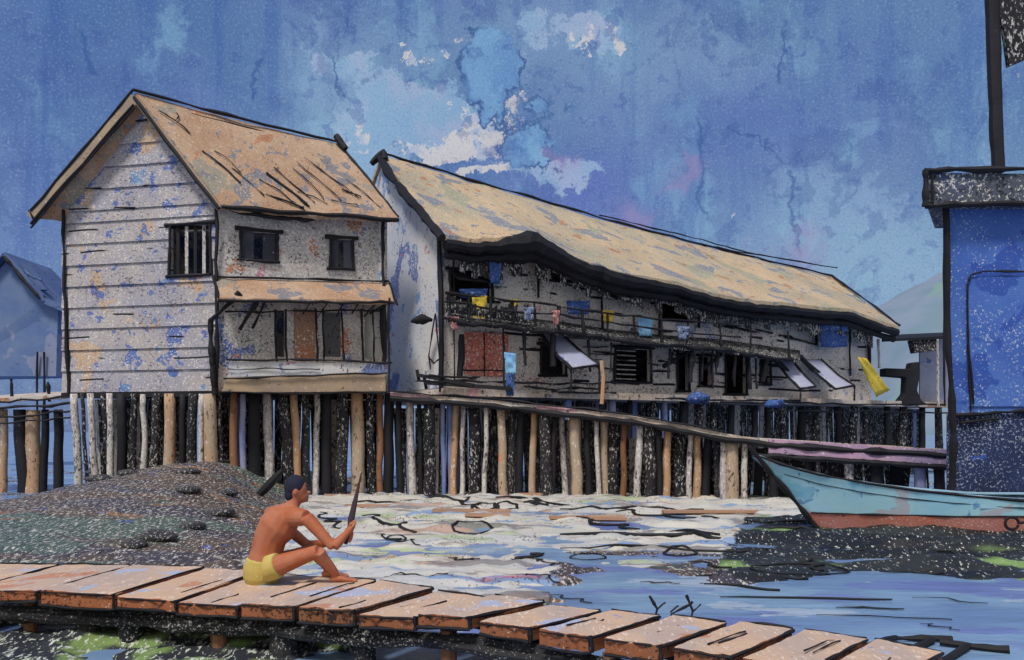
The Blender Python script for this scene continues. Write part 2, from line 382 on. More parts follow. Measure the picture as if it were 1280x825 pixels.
# dark run lines where a wash dried
v1 = n.noise(n.scale(warpf, (1.7, .8, 1)), 5.0, 3, .55)
vein = n.math('MULTIPLY', n.math('SUBTRACT', 1.0, n.step(n.math('ABSOLUTE', n.math('SUBTRACT', v1, .5)), .002, .010)), n.step(n.noise(ae, 6, 2), .52, .62))
c = n.mix(n.math('MULTIPLY', vein, .35), c, sl(38, 70, 126))
w2 = n.sep(n.vmath('ADD', ae, n.scale(n.vmath('SUBTRACT', n.noise(ae, 22, 5, .7, color=True), (.5, .5, .5)), (.05, .05, 0))))
for (x0, y0, x1, y1, wd_) in ((868, 140, 885, 285, 5), (905, 150, 990, 205, 4), (985, 205, 1000, 330, 5), (985, 20, 975, 110, 3), (325, 60, 320, 130, 4), (100, 40, 122, 100, 6), (425, 70, 430, 120, 3)):
    ax, ay = (x0-CX)/F, (HY-y0)/F; bx, by = (x1-CX)/F, (HY-y1)/F
    a0, a1 = math.atan(ax), math.atan(bx); e0, e1 = math.atan(ay*math.cos(a0)), math.atan(by*math.cos(a1))
    t = n.math('DIVIDE', n.math('SUBTRACT', w2[1], e0), e1-e0)
    d = n.math('ABSOLUTE', n.math('SUBTRACT', w2[0], n.math('ADD', n.math('MULTIPLY', t, a1-a0), a0)))
    lm = n.math('MULTIPLY', n.math('SUBTRACT', 1.0, n.step(d, 0, wd_/F)), n.math('MULTIPLY', n.step(t, 0, .12), n.math('SUBTRACT', 1.0, n.step(t, .85, 1.0))))
    c = n.mix(n.math('MULTIPLY', lm, .75), c, sl(36, 68, 126))
pink = add(gauss(990, 320, 30, 16), gauss(800, 258, 22, 12), gauss(705, 190, 12, 8), gauss(860, 205, 18, 10))
c = n.mix(n.math('MULTIPLY', pink, .5, clamp=True), c, sl(140, 116, 158))
c = n.mix(n.step(xyz[1], .05, -.55), c, sl(176, 174, 168))        # neutral fill added to the unseen sky behind the viewer
final = n.mix(.88, sky.outputs[0], c)
n.L(final, bg.inputs['Color'])
vs = sc.view_settings; vs.view_transform = 'Standard'; vs.look = 'None'; vs.exposure = EXPO; vs.gamma = 1; vs.use_curve_mapping = False

# ------------------------------------------------------------------ terrain and water
def pxpy(X, Y): return CX+F*X/Y, HY+F*CAMZ/Y
def mud_h(X, Y):
    if Y < 21: prof = .95*(1-(21-Y)/10.6)
    else: prof = .95*(1-sstep(26, 32, Y))
    E = -5.4+(21-min(Y, 21))*.22
    return prof*sstep(-12.6, -7.4, X)*(1-sstep(E-2.2, E+.5, X)) if prof > 0 else prof
def terrain(X, Y):
    px, py = pxpy(X, Y)
    h = mud_h(X, Y)+.05*fb(X*.8, Y*.8)
    # silt flats between the piles and the plank walk: firm along a tongue, drowned towards the right foreground
    E = -5.4+(21-min(Y, 21))*.20
    silt = sstep(E-.5, E+.7, X)*(1-sstep(6.5, 8.0, X))*sstep(7.6, 8.6, Y)*(1-sstep(22.5, 25, Y))
    drown = sstep(-.3, .9, X-.10*(Y-8.5))*(1-sstep(12.0, 13.4, Y+.25*X))
    flat = silt*(1-drown)
    black = sstep(1.9, 2.8, X-.32*(Y-10.2))*(1-sstep(16.0, 19.0, Y))*sstep(9.2, 10.3, Y)*(1-sstep(5.6, 6.6, X-.20*(Y-9.5)) * (1-sstep(10.3, 12, Y)))  # the boat's dark reflection, shaped as a black bed
    near = (1-sstep(7.2, 8.6, Y))*(1-sstep(-1.6, .2, X))
    bank = (1-sstep(E-.2, E+.6, X))*sstep(7.0, 8.0, Y)*(1-sstep(12, 14, Y))
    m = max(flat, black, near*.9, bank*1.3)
    pool = 0
    for (qx, qy, rx, ry) in ((.75, 13.9, .45, 1.6), (-.75, 12.3, .45, .55), (-1.35, 11.9, .5, .3), (.3, 12.2, .5, .9), (2.9, 17.5, 1.2, .5)):
        pool = max(pool, math.exp(-((X-qx+.5*fb(Y*.9, 3))/rx)**2-((Y-qy)/ry)**2))
    tong = math.exp(-((X-1.5)/.55)**2-((Y-11.2)/.5)**2)
    m = max(0, m-pool*1.1)+tong*.8; flat = max(flat, tong)
    rag = .085*fb(X*.7, Y*.75, 3, 6)+.05*fb(X*2.2, Y*2.2, 1, 5)
    if black > .3: rag = rag*.6+.16*fb(X*.35+4, Y*1.7, 8, 5)-.005  # long streaks imitating a rippled reflection
    h2 = -.10+.135*m+1.25*rag*(1 if m > .02 else 0)
    h = max(h, h2) if m > .01 else max(h, -.25) if h > .02 else h2
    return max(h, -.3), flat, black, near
rows = []; zones = []
NY, NX = 440, 400
for i in range(NY):
    Y = 4.0*(40/4.0)**(i/(NY-1)); r = []
    for j in range(NX):
        X = (-.78+1.62*j/(NX-1))*(Y+2)
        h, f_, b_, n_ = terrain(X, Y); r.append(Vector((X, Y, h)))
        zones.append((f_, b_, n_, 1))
    rows.append(r)
m = bpy.data.materials.new('shore_mud'); m.use_nodes = True; MATS['shore_mud'] = m
n = NT(m.node_tree); bs = m.node_tree.nodes['Principled BSDF']
tc = m.node_tree.nodes.new('ShaderNodeTexCoord').outputs['Object']
at = m.node_tree.nodes.new('ShaderNodeAttribute'); at.attribute_name = 'soil_refl'; zs = n.sep(at.outputs['Vector'])
sx = n.scale(tc, (.45, 1, 1))
coarse = n.noise(sx, .8, 4, .6); ty = n.scale(tc, (1, .34, 1)); fine = n.noise(ty, 24, 3, .75); fine2 = n.noise(n.vmath('ADD', ty, (9, 4, 2)), 18, 3, .75); warpn = n.noise(sx, 1.6, 5, .65)
c = n.mix(n.step(coarse, .4, .6), lin(62, 60, 72), lin(92, 76, 66))
c = n.mix(n.step(n.noise(n.vmath('ADD', sx, (3, 8, 1)), .55, 3), .54, .60), c, lin(76, 92, 84))
c = n.mix(n.step(n.noise(n.vmath('ADD', sx, (13, 2, 1)), 1.7, 3), .63, .66), c, lin(128, 92, 64))
c = n.mix(n.math('MULTIPLY', n.step(n.noise(n.vmath('ADD', tc, (1, 22, 1)), 2.2, 3), .66, .68), .8), c, lin(66, 86, 150))
c = n.mix(n.step(n.math('ADD', fine2, n.math('MULTIPLY', n.math('SUBTRACT', coarse, .5), .2)), .56, .62), c, lin(34, 34, 40))
c = n.mix(n.step(fine, .555, .60), c, lin(196, 190, 182))
jag = n.math('MULTIPLY', n.math('SUBTRACT', warpn, .5), .9)
silt = n.mix(n.step(n.noise(sx, .7, 4), .45, .62), lin(204, 198, 186), lin(192, 190, 188))
silt = n.mix(n.math('MULTIPLY', n.step(n.noise(n.vmath('ADD', sx, (5, 5, 3)), 1.0, 3), .60, .64), .7), silt, lin(176, 134, 112))
silt = n.mix(n.math('MULTIPLY', n.step(n.noise(n.vmath('ADD', sx, (25, 5, 3)), .9, 3), .60, .66), .65), silt, lin(164, 184, 128))
silt = n.mix(n.math('MULTIPLY', n.step(n.noise(n.vmath('ADD', sx, (5, 45, 3)), 1.1, 3), .62, .64), .8), silt, lin(112, 146, 190))
silt = n.mix(n.math('MULTIPLY', n.step(n.noise(n.vmath('ADD', sx, (5, 45, 33)), 1.3, 2), .685, .70), .7), silt, lin(200, 110, 130))
silt = n.mix(n.math('MULTIPLY', n.step(n.math('ADD', fine2, n.math('MULTIPLY', n.math('SUBTRACT', coarse, .5), .5)), .60, .66), .8), silt, lin(70, 64, 70))
silt = n.mix(n.math('MULTIPLY', n.step(n.noise(n.scale(n.vmath('ADD', tc, (4, 31, 0)), (.35, 1.5, 1)), 1.1, 5, .65), .55, .60), .75), silt, lin(120, 112, 112))
c = n.mix(n.step(n.math('ADD', zs[0], jag), .45, .55), c, silt)
refl = n.mix(n.step(coarse, .42, .6), (.012, .013, .016, 1), lin(46, 48, 48))  # dark reflection round the boat, put into the ground colour
refl = n.mix(n.step(n.noise(n.scale(n.vmath('ADD', tc, (2, 7, 0)), (.3, 1.2, 1)), .9, 3), .57, .63), refl, lin(130, 158, 92))
refl = n.mix(n.step(fine, .60, .66), refl, lin(200, 200, 190))
c = n.mix(n.step(n.math('ADD', zs[1], jag), .42, .52), c, refl)
gr = n.mix(n.step(n.noise(n.vmath('ADD', tc, (6, 3, 0)), 1.6, 4), .50, .57), lin(48, 50, 56), lin(118, 140, 84))
gr = n.mix(n.step(fine, .56, .61), gr, lin(196, 200, 190))
c = n.mix(n.step(n.math('ADD', zs[2], jag), .45, .55), c, gr)
n.L(c, bs.inputs['Base Color']); bs.inputs['Roughness'].default_value = .5; bs.inputs['Specular IOR Level'].default_value = .35
bn = m.node_tree.nodes.new('ShaderNodeBump'); bn.inputs['Strength'].default_value = .4; bn.inputs['Distance'].default_value = .03
n.L(fine, bn.inputs['Height']); n.L(bn.outputs[0], bs.inputs['Normal'])
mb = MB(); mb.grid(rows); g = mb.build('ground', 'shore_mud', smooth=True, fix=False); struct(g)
attr = g.data.attributes.new('soil_refl', 'FLOAT_COLOR', 'POINT')
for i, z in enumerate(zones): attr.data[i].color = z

m = bpy.data.materials.new('tidal_water'); m.use_nodes = True; MATS['tidal_water'] = m
n = NT(m.node_tree); bs = m.node_tree.nodes['Principled BSDF']
tc = m.node_tree.nodes.new('ShaderNodeTexCoord').outputs['Object']
wv = n.vmath('ADD', n.scale(tc, (.6, 1, 1)), n.scale(n.noise(tc, 1.5, 4, .6, color=True), (.5, .5, 0)))
c = n.mix(n.step(n.noise(wv, .6, 4), .42, .58), lin(110, 138, 178), lin(132, 162, 192))
c = n.mix(n.math('MULTIPLY', n.step(n.noise(n.vmath('ADD', wv, (7, 3, 0)), .9, 4), .52, .60), .7), c, lin(108, 116, 182))
c = n.mix(n.math('MULTIPLY', n.step(n.noise(n.vmath('ADD', wv, (17, 3, 0)), 1.1, 5, .6), .585, .60), .8), c, lin(172, 186, 204))
n.L(c, bs.inputs['Base Color']); bs.inputs['Roughness'].default_value = .22; bs.inputs['IOR'].default_value = 1.33; bs.inputs['Specular IOR Level'].default_value = .35
bn = m.node_tree.nodes.new('ShaderNodeBump'); bn.inputs['Strength'].default_value = .5; bn.inputs['Distance'].default_value = .05
n.L(n.noise(n.scale(tc, (.5, 1.6, 1)), 2.4, 4, .6), bn.inputs['Height']); n.L(bn.outputs[0], bs.inputs['Normal'])
mb = MB(); mb.poly([(-9000, -60, 0), (9000, -60, 0), (9000, 12000, 0), (-9000, 12000, 0)])
struct(mb.build('water', 'tidal_water', fix=False))

# far hill on the right
mb = MB(); rws = []
for k in range(7):
    r = []
    for i in range(41):
        px = 980+i*16
        pts = ((980, 540), (1070, 400), (1130, 364), (1178, 338), (1200, 345), (1290, 400), (1620, 540))
        for (a, b) in zip(pts, pts[1:]):
            if a[0] <= px <= b[0]: py = a[1]+(b[1]-a[1])*(px-a[0])/(b[0]-a[0])
        top = P(px, py, 600).z*(1+.03*fb(i*.4, 1))
        r.append(Vector(((px-CX)*600/F, 420+k*30*(1 if k < 7 else 1), max(0, top)*math.sin(math.pi/2*k/6))))
    rws.append(r)
mb.grid(rws); struct(mb.build('hill', 'hill', smooth=True, fix=False))

# ------------------------------------------------------------------ the tall gabled house on stilts
wG = W(P(78, 0, 23.0).xy, P(270, 0, 22.0).xy)        # gable wall
wS = W(P(270, 0, 22.0).xy, P(480, 0, 24.0).xy)       # long wall
FL, EV = 2.70, 7.40
H = thing('stilt_house', 'tall two-storey clapboard house with steep tan roof, standing on stilts in the mud', 'house', (wS.a.x, wS.a.y, 0))
hg = hole(wG, 214, 282, 264, 343)
mb = MB()
# lapped boards: each course leans out at its foot
zc = FL; k = 0
courses = []
while zc < EV-.01: courses.append((zc, min(zc+.55, EV))); zc += .55
for (za, zb) in courses:
    def piece(u0, u1, za=za, zb=zb):
        if u1-u0 > .01 and zb-za > .01:
            mb.hexa([wG.p(u0, za, .045), wG.p(u1, za, .045), wG.p(u1, zb, .0), wG.p(u0, zb, .0)],
                    [wG.p(u0, za, -.1), wG.p(u1, za, -.1), wG.p(u1, zb, -.1), wG.p(u0, zb, -.1)])
    if zb <= hg[1] or za >= hg[3]: piece(0, wG.len)
    else:
        piece(0, hg[0]); piece(hg[2], wG.len)
        if za < hg[1]: piece(hg[0], hg[2], za, hg[1])
        if zb > hg[3]: piece(hg[0], hg[2], hg[3], zb)
RG = P(170, 120, 22.5).z-.15
zc = EV
while zc < RG-.2:                                     # the triangle
    zb = min(zc+.55, RG)
    f0 = (zc-EV)/(RG-EV); f1 = (zb-EV)/(RG-EV); h_ = wG.len/2
    mb.hexa([wG.p(h_*f0, zc, .045), wG.p(wG.len-h_*f0, zc, .045), wG.p(wG.len-h_*f1, zb, 0), wG.p(h_*f1, zb, 0)],
            [wG.p(h_*f0, zc, -.1), wG.p(wG.len-h_*f0, zc, -.1), wG.p(wG.len-h_*f1, zb, -.1), wG.p(h_*f1, zb, -.1)])
    zc = zb
mb.build('gable_wall', 'clapboard', H, label='pale clapboard gable wall splashed with blue paint')
whS = [hole(wS, 301, 290, 346, 325), hole(wS, 413, 299, 440, 335), hole(wS, 404, 390, 426, 446), hole(wS, 456, 390, 484, 448), hole(wS, 344, 388, 356, 446)]
mb = MB(); wall_holes(mb, wS, 0, wS.len, FL, EV, whS)
mb.build('side_wall', 'grey_wall', H, label='grey speckled side wall under the eaves')
mb = MB()                                             # walls out of sight
bk = wG.xy(0)+(wS.b-wS.a)
mb.hexa([(*wG.a, FL), (*bk, FL), (*bk, EV), (*wG.a, EV)], [(wG.a.x+.1, wG.a.y, FL), (bk.x+.1, bk.y, FL), (bk.x+.1, bk.y, EV), (wG.a.x+.1, wG.a.y, EV)])
rb = (Vector(bk)+wS.b)/2
mb.hexa([(*bk, FL), (*wS.b, FL), (*wS.b, EV), (rb.x, rb.y, 9.5), (*bk, EV)], [(bk.x, bk.y-.1, FL), (wS.b.x, wS.b.y-.1, FL), (wS.b.x, wS.b.y-.1, EV), (rb.x, rb.y-.1, 9.5), (bk.x, bk.y-.1, EV)])
mb.build('rear_wall', 'pale_wall', H)
mb = MB(); mb.hexa([wG.p(0, FL-.14, .05), wS.p(0, FL-.14, .05), wS.p(wS.len, FL-.14, .0), (*bk, FL-.14)], [wG.p(0, FL-.01, .05), wS.p(0, FL-.01, .05), wS.p(wS.len, FL-.01, .0), (*bk, FL-.01)])
mb.build('floor', 'tarred', H)
# roof
pk0 = P(170, 116, 22.2); pk1 = P(424, 180, 24.9); er0 = P(276, 254, 21.7); er1 = P(498, 271, 23.7)
el0 = P(42, 266, 22.7); el1 = el0+(er1-er0)
def slope(a0, a1, b0, b1, nu, nv, seed, ragged=.06, sag=.06):
    rws = []
    for i in range(nv+1):
        t = i/nv; r = []
        for j in range(nu+1):
            s = j/nu; p = a0.lerp(a1, s).lerp(b0.lerp(b1, s), t)
            p = p+Vector((0, 0, -sag*math.sin(math.pi*s)+.035*fb(s*7+seed, t*4)))
            if i == nv: p = p+Vector((0, -.5, -.8))*ragged*(.5+fb(s*22+seed, 3))
            r.append(p)
        rws.append(r)
    return rws
mb = MB(); mb.grid(slope(pk0, pk1, er0, er1, 40, 18, 1), (0, 0, -.13)); mb.grid(slope(pk0, pk1, el0, el1, 20, 10, 5), (0, 0, -.13))
RF = mb.build('roof', 'roof_tan', H)
mb = MB(); line(mb, [pk0+Vector((-.05, -.05, .06)), P(300, 148, 23.4), pk1+Vector((0, 0, .05))], .05)
line(mb, [P(172, 126, 22.15), P(300, 157, 23.4), P(424, 186, 24.85)], .03); line(mb, [P(420, 170, 24.8), P(432, 186, 24.7)], .12, seg=3)
each(mb, 'ridge_cap', 'tarred', RF)
mb = MB()
for (a, b, w) in ((pk0, el0, .30), (pk0, er0, .12)):
    a2 = a+Vector((0, -.10, -.16)); b2 = b+Vector((0, -.10, -.16)); mb.bar(a2, b2, .05, w, up=(0, -.1, 1))
each(mb, 'barge_board', 'bargeboard', RF)
mb = MB()
for (a, b, r, o) in ((pk0, el0, .05, .02), (pk0, el0, .045, -.32), (pk0, er0, .06, -.16), (pk0, el0, .03, -.42)):
    line(mb, [a+Vector((0, -.13, o)), b+Vector((0, -.13, o))], r, .04)
line(mb, [el0+Vector((-.05, -.1, .05)), el0+Vector((.12, -.1, -.25))], .06, seg=3)
line(mb, [er0+Vector((0, -.03, -.10)), P(390, 262, 22.6)+Vector((0, 0, -.1)), er1+Vector((0, 0, -.08))], .075, .05)
line(mb, [P(285, 262, 21.9), P(350, 272, 22.4), P(392, 274, 22.8)], .08, .05)
line(mb, [pk1+Vector((0, -.05, .02)), P(462, 225, 24.3), er1], .045, .03)
each(mb, 'edge_trim', 'tarred', RF)
mb = MB()
def on_roof(s, t, lift=.05): return pk0.lerp(pk1, s).lerp(er0.lerp(er1, s), t)+Vector((0, -.03, lift-.06*math.sin(math.pi*s)))
for (s0, t0, s1, t1, r) in ((.05, .15, .13, .33, .035), (.10, .22, .14, .12, .03), (.12, .50, .20, .78, .04), (.22, .62, .28, .88, .022), (.33, .70, .44, .92, .03),
        (.40, .62, .50, .95, .06), (.46, .55, .55, .9, .035), (.58, .5, .62, .85, .028), (.63, .42, .72, .85, .03), (.70, .35, .84, .80, .03), (.78, .7, .86, .78, .04),
        (.5, .78, .62, .9, .025), (.30, .86, .46, .97, .05), (.66, .85, .8, .9, .022), (.2, .45, .25, .66, .02), (.86, .55, .93, .9, .025)):
    line(mb, [on_roof(s0, t0, .03), on_roof((s0+s1)/2+.01, (t0+t1)/2, .03), on_roof(s1, t1, .03)], r*.62, .05, 5, v=.8)
each(mb, 'loose_batten', 'tarred', RF)
# posts and trim on the walls
for (a, b, r) in ((P(270, 252, 21.9), P(272, 492, 21.9), .06), (P(78, 262, 22.9), P(86, 492, 22.9), .06), (P(479, 272, 23.85), P(481, 490, 23.85), .055), (P(262, 400, 21.8), P(268, 492, 21.8), .09)):
    mb = MB(); line(mb, [a, a.lerp(b, .5), b], r, .05); mb.build('corner_post', 'tarred', H)
# windows
def window(w, h, m_fill, kind, parent, fr=.05):
    u0, z0, u1, z1 = h
    mb = MB(); e = .07
    for (a, b, r) in (((u0-e*2.2, z1+.03), (u1+e*2.2, z1+.05), fr*1.25), ((u0-e*1.5, z0-.04), (u1+e, z0-.02), fr), ((u0-.02, z0), (u0, z1), fr), ((u1+.02, z0), (u1, z1), fr)):
        line(mb, [w.p(*a, .05), w.p(*b, .05)], r, .02, 5)
    wn = mb.build('window', 'tarred', parent)
    if kind == 'bars':
        for i in range(4):
            u = u0+(u1-u0)*(i+.7)/4.6; mb = MB(); mb.bar(w.p(u, z0, -.04), w.p(u, z1, -.04), .08, .04); mb.build('window_bar', 'pile_pale' if i % 2 else 'tarred', wn)
    elif kind == 'leaves':
        for (a, b) in ((u0, u0+(u1-u0)*.36), (u0+(u1-u0)*.62, u1)):
            mb = MB(); mb.hexa([w.p(a, z0, -.05), w.p(b, z0, -.02), w.p(b, z1, -.02), w.p(a, z1, -.05)], [w.p(a, z0, -.09), w.p(b, z0, -.06), w.p(b, z1, -.06), w.p(a, z1, -.09)])
            mb.build('shutter', m_fill, wn)
    elif kind == 'flap':
        mb = MB(); o = .45
        mb.hexa([w.p(u0, z1, .03), w.p(u1, z1, .03), w.p(u1, z1-.28, o), w.p(u0, z1-.28, o)], [w.p(u0, z1-.05, .03), w.p(u1, z1-.05, .03), w.p(u1, z1-.33, o), w.p(u0, z1-.33, o)])
        mb.build('flap_shutter', m_fill, wn)
    elif kind == 'louvre':
        mb = MB(); k = max(3, int((z1-z0)/.13))
        for i in range(k):
            z = z0+(z1-z0)*(i+.5)/k; mb.bar(w.p(u0, z, -.03), w.p(u0+(u1-u0)*.6, z, -.03), .07, .03)
        mb.build('louvre', m_fill, wn)
    return wn
window(wG, hg, 'shutter_grey', 'bars', H)
window(wS, whS[0], 'shutter_grey', 'leaves', H); window(wS, whS[1], 'shutter_grey', 'leaves', H)
# balcony on the lower storey
mb = MB()
aw0, aw1 = wS.at(268, 348), wS.at(486, 354)
f0, f1 = wS.at(272, 372, .9), wS.at(492, 376, .9)
mb.grid([[aw0.lerp(aw1, j/20)+Vector((0, 0, .03*fb(j*.6, 1))) for j in range(21)], [f0.lerp(f1, j/20)+Vector((0, 0, .05*fb(j*.6, 4))) for j in range(21)]], (0, 0, -.1))
AW = mb.build('balcony_awning', 'roof_tan', H)
mb = MB(); line(mb, [f0+Vector((0, -.02, -.08)), f1+Vector((0, -.02, -.06))], .05, .05, 14); line(mb, [aw0+Vector((0, -.06, .03)), aw1+Vector((0, -.06, .05))], .035, .04, 14)
line(mb, [f1+Vector((.1, 0, -.1)), aw1+Vector((0, -.08, .05))], .04); line(mb, [f0, aw0+Vector((0, -.08, .05))], .05)
each(mb, 'edge_trim', 'tarred', AW)
mb = MB()
for (x0, y0, x1, y1, r) in ((262, 402, 300, 366, .08), (300, 412, 322, 376, .06), (316, 410, 333, 372, .04), (378, 392, 392, 372, .02), (398, 394, 415, 372, .02), (420, 396, 432, 374, .025), (440, 392, 452, 374, .03), (455, 396, 470, 378, .03), (462, 392, 492, 376, .04)):
    line(mb, [wS.at(x0, y0, .35), wS.at(x1, y1, .75)], r, .02, 5)
each(mb, 'brace', 'tarred', AW)
mb = MB(); line(mb, [wS.at(282, 390, .4), wS.at(480, 388, .4)], .03, .05, 14); mb.build('beam', 'tarred', AW)
for (x, r, mm) in ((344, .035, 'tarred'), (357, .035, 'tarred'), (394, .035, 'tarred'), (403, .03, 'tarred'), (428, .03, 'tarred'), (452, .04, 'tarred'), (466, .03, 'tarred'), (478, .10, 'tarred')):
    mb = MB(); line(mb, [wS.at(x, 386, .3), wS.at(x+2, 452, .3)], r, .04); mb.build('balcony_post', mm, H)
mb = MB(); h = hole(wS, 368, 388, 394, 448); mb.hexa([wS.p(h[0], h[1], .05), wS.p(h[2], h[1], .05), wS.p(h[2], h[3], .05), wS.p(h[0], h[3], .05)], [wS.p(h[0], h[1], .005), wS.p(h[2], h[1], .005), wS.p(h[2], h[3], .005), wS.p(h[0], h[3], .005)])
mb.build('door', 'door_brown', H)
mb = MB(); o = .85
mb.hexa([wS.at(284, 472, o), wS.at(482, 467, o), wS.at(482, 489, o), wS.at(276, 491, o)], [wS.at(284, 472, .06), wS.at(482, 467, .06), wS.at(482, 489, .06), wS.at(276, 491, .06)])
mb.build('balcony_floor', 'bargeboard', H)
mb = MB(); o = .9
line(mb, [wS.at(284, 449, o), wS.at(380, 450, o), wS.at(490, 453, o)], .035, .04, 10); line(mb, [wS.at(280, 473, o), wS.at(380, 470, o), wS.at(484, 466, o)], .03, .05, 10)
line(mb, [wS.at(272, 491, o), wS.at(380, 491, o), wS.at(484, 490, o)], .03, .05, 10); line(mb, [wS.at(486, 372, o), wS.at(486, 490, o)], .035, .04, 10)
line(mb, [wS.at(284, 460, o), wS.at(400, 462, o)], .018, .05, 10)
each(mb, 'balcony_rail', 'tarred', H)
mb = MB(); mb.hexa([wS.at(286, 452, .86), wS.at(484, 455, .86), wS.at(484, 466, .86), wS.at(286, 471, .86)], [wS.at(286, 452, .83), wS.at(484, 455, .83), wS.at(484, 466, .83), wS.at(286, 471, .83)])
mb.build('balcony_panel', 'pale_wall', H)
# dark slats added as the shade below the floor, set back, and the stilts in front of it
def shade_slats(parent, pts, zt, zb, seed, name='underfloor_shade', mats=('dark_boards_shade', 'pile_pale', 'pile_blue')):
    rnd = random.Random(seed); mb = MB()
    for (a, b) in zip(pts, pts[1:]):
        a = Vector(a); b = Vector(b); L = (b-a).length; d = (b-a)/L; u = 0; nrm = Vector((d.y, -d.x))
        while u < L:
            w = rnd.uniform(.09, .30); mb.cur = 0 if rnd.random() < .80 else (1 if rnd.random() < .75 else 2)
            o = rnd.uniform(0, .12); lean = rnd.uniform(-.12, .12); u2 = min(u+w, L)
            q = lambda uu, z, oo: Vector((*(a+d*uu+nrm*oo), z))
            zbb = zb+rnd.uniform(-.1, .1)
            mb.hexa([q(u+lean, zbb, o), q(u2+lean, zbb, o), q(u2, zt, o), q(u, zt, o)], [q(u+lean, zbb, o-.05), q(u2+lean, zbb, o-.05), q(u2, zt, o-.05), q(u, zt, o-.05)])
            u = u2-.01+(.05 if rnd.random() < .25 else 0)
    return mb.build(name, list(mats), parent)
shade_slats(H, [wG.p(.1, 0, -.9).xy, wS.p(.5, 0, -.9).xy, wS.p(wS.len, 0, -.6).xy], FL-.15, .1, 3)
def stilt(parent, px, y0, Y, w, mm, lean=0, zb=-.4):
    a = P(px, y0, Y); b = P(px+lean, HY, Y); b.z = zb
    k = 9; pts = wavy([a, a.lerp(b, .5), b], .04, 4); mb = MB()
    mb.tube(pts, [w*Y/F/2*(.92+.16*i/len(pts)+.10*fb(i*.5+px, 1)) for i in range(len(pts))], 8)
    return mb.build('stilt', mm, parent, smooth=True)
for (px, w, mm, ln) in ((92, 10, 'pile_pale', 10), (103, 5, 'pile_dark', 7), (113, 9, 'pile_pale', 8), (128, 6, 'pile_dark', 14), (137, 9, 'pile_pale', 2), (152, 13, 'tarred', 0), (168, 9, 'pile_dark', -2),
                        (180, 8, 'pile_pale', 0), (196, 12, 'pile_dark', -6), (213, 15, 'pile_tan', -2), (228, 9, 'tarred', 1), (241, 13, 'pile_dark', -4), (252, 8, 'pile_pale', 0)):
    stilt(H, px, 492, 22.9 - (px-78)/192*.9, w, mm, ln)
for (px, w, mm, ln) in ((262, 17, 'pile_tan', 4), (274, 5, 'pile_dark', 6), (292, 10, 'pile_brown', 0), (303, 8, 'pile_blue', 2), (318, 16, 'tarred', 0), (333, 12, 'pile_pale', 8), (352, 14, 'pile_dark', 14), (366, 11, 'pile_tan', 8),
                        (381, 10, 'pile_dark', 2), (396, 8, 'pile_pale', -2), (408, 13, 'tarred', 0), (428, 15, 'pile_dark', -2), (447, 17, 'pile_tan', 0), (462, 11, 'pile_dark', 3), (475, 9, 'pile_brown', 0), (486, 13, 'tarred', 0)):
    stilt(H, px, 492, 21.9 + (px-262)/218*1.7, w, mm, ln)

# ------------------------------------------------------------------ the long row house
wR = W((-1.92, 23.5), (13.65, 33.0)); RFL = 2.85
wE = wR.off(.9); wRd = wR.off(-4.0)
RH = thing('row_house', 'long low weathered row house with sandy roof dipping away behind the boardwalk', 'house', (-1.92, 23.5, 0))
def interp(pts, x):
    for a, b in zip(pts, pts[1:]):
        if x <= b[0]: return a[1]+(b[1]-a[1])*(x-a[0])/(b[0]-a[0])
    return pts[-1][1]
eave = ((552, 292), (600, 298), (640, 294), (668, 292), (690, 304), (730, 326), (790, 342), (840, 350), (900, 368), (960, 376), (1010, 380), (1065, 387), (1125, 408))
ridge = ((476, 193), (600, 230), (760, 277), (900, 313), (1040, 346))
rws = []
NU = 70
for i in range(15):
    t = i/14; r = []
    for j in range(NU+1):
        s = j/NU; xr = 476+(1040-476)*s; xe = 556+(1122-556)*s
        a = wRd.at(xr, interp(ridge, xr)); b = wE.at(xe, interp(eave, xe))
        p = a.lerp(b, t)+Vector((0, 0, .05*fb(s*14, t*4, 2)-.10*math.sin(math.pi*t)))
        if i == 14: p = p+Vector((0, -.3, -.5))*.10*(.4+fb(s*40, 8))
        r.append(p)
    rws.append(r)
mb = MB(); mb.grid(rws, (0, 0, -.14))
rr = [[p.copy() for p in rws[0]], [Vector((wR.p(wR.len*1.05*j/NU, 0, -8.6).x, wR.p(wR.len*1.05*j/NU, 0, -8.6).y, 6.3-1.0*j/NU)) for j in range(NU+1)]]
mb.grid(rr, (0, 0, -.14))
e0, e1 = rws[0][-1], rws[-1][-1]; e2 = rr[1][-1]
mb.poly([e0, e1, e2]); mb.poly([e0-Vector((0, 0, .14)), e2-Vector((0, 0, .14)), e1-Vector((0, 0, .14))])
RR = mb.build('roof', 'roof_sand', RH)
mb = MB(); line(mb, [rws[0][j]+Vector((0, -.02, .05)) for j in range(0, NU+1, 10)], .05, .05, 6)
line(mb, [rws[0][34]+Vector((0, 0, .16)), rws[0][46]+Vector((0, 0, .22)), rws[0][58]+Vector((0, 0, .16))], .03, .04, 10); line(mb, [rws[0][50]+Vector((0, 0, .02)), rws[0][69]+Vector((.5, 0, .32))], .035, .04, 10)
line(mb, [rws[0][0]+Vector((-.3, 0, -.3)), rws[0][0]+Vector((.1, 0, .1)), rws[1][0]], .13, .05, 4)
each(mb, 'ridge_cap', 'tarred', RR)
mb = MB(); line(mb, [rws[i][0]+Vector((-.06, -.08, -.10)) for i in range(0, 15, 2)], .15, .05, 3)
line(mb, [e0+Vector((0, -.05, .04)), (e0+e1)/2+Vector((0, -.05, .06)), e1+Vector((.05, -.05, .02))], .05, .05)
each(mb, 'edge_trim', 'tarred', RR)
mb = MB()
pts = []; rad = []
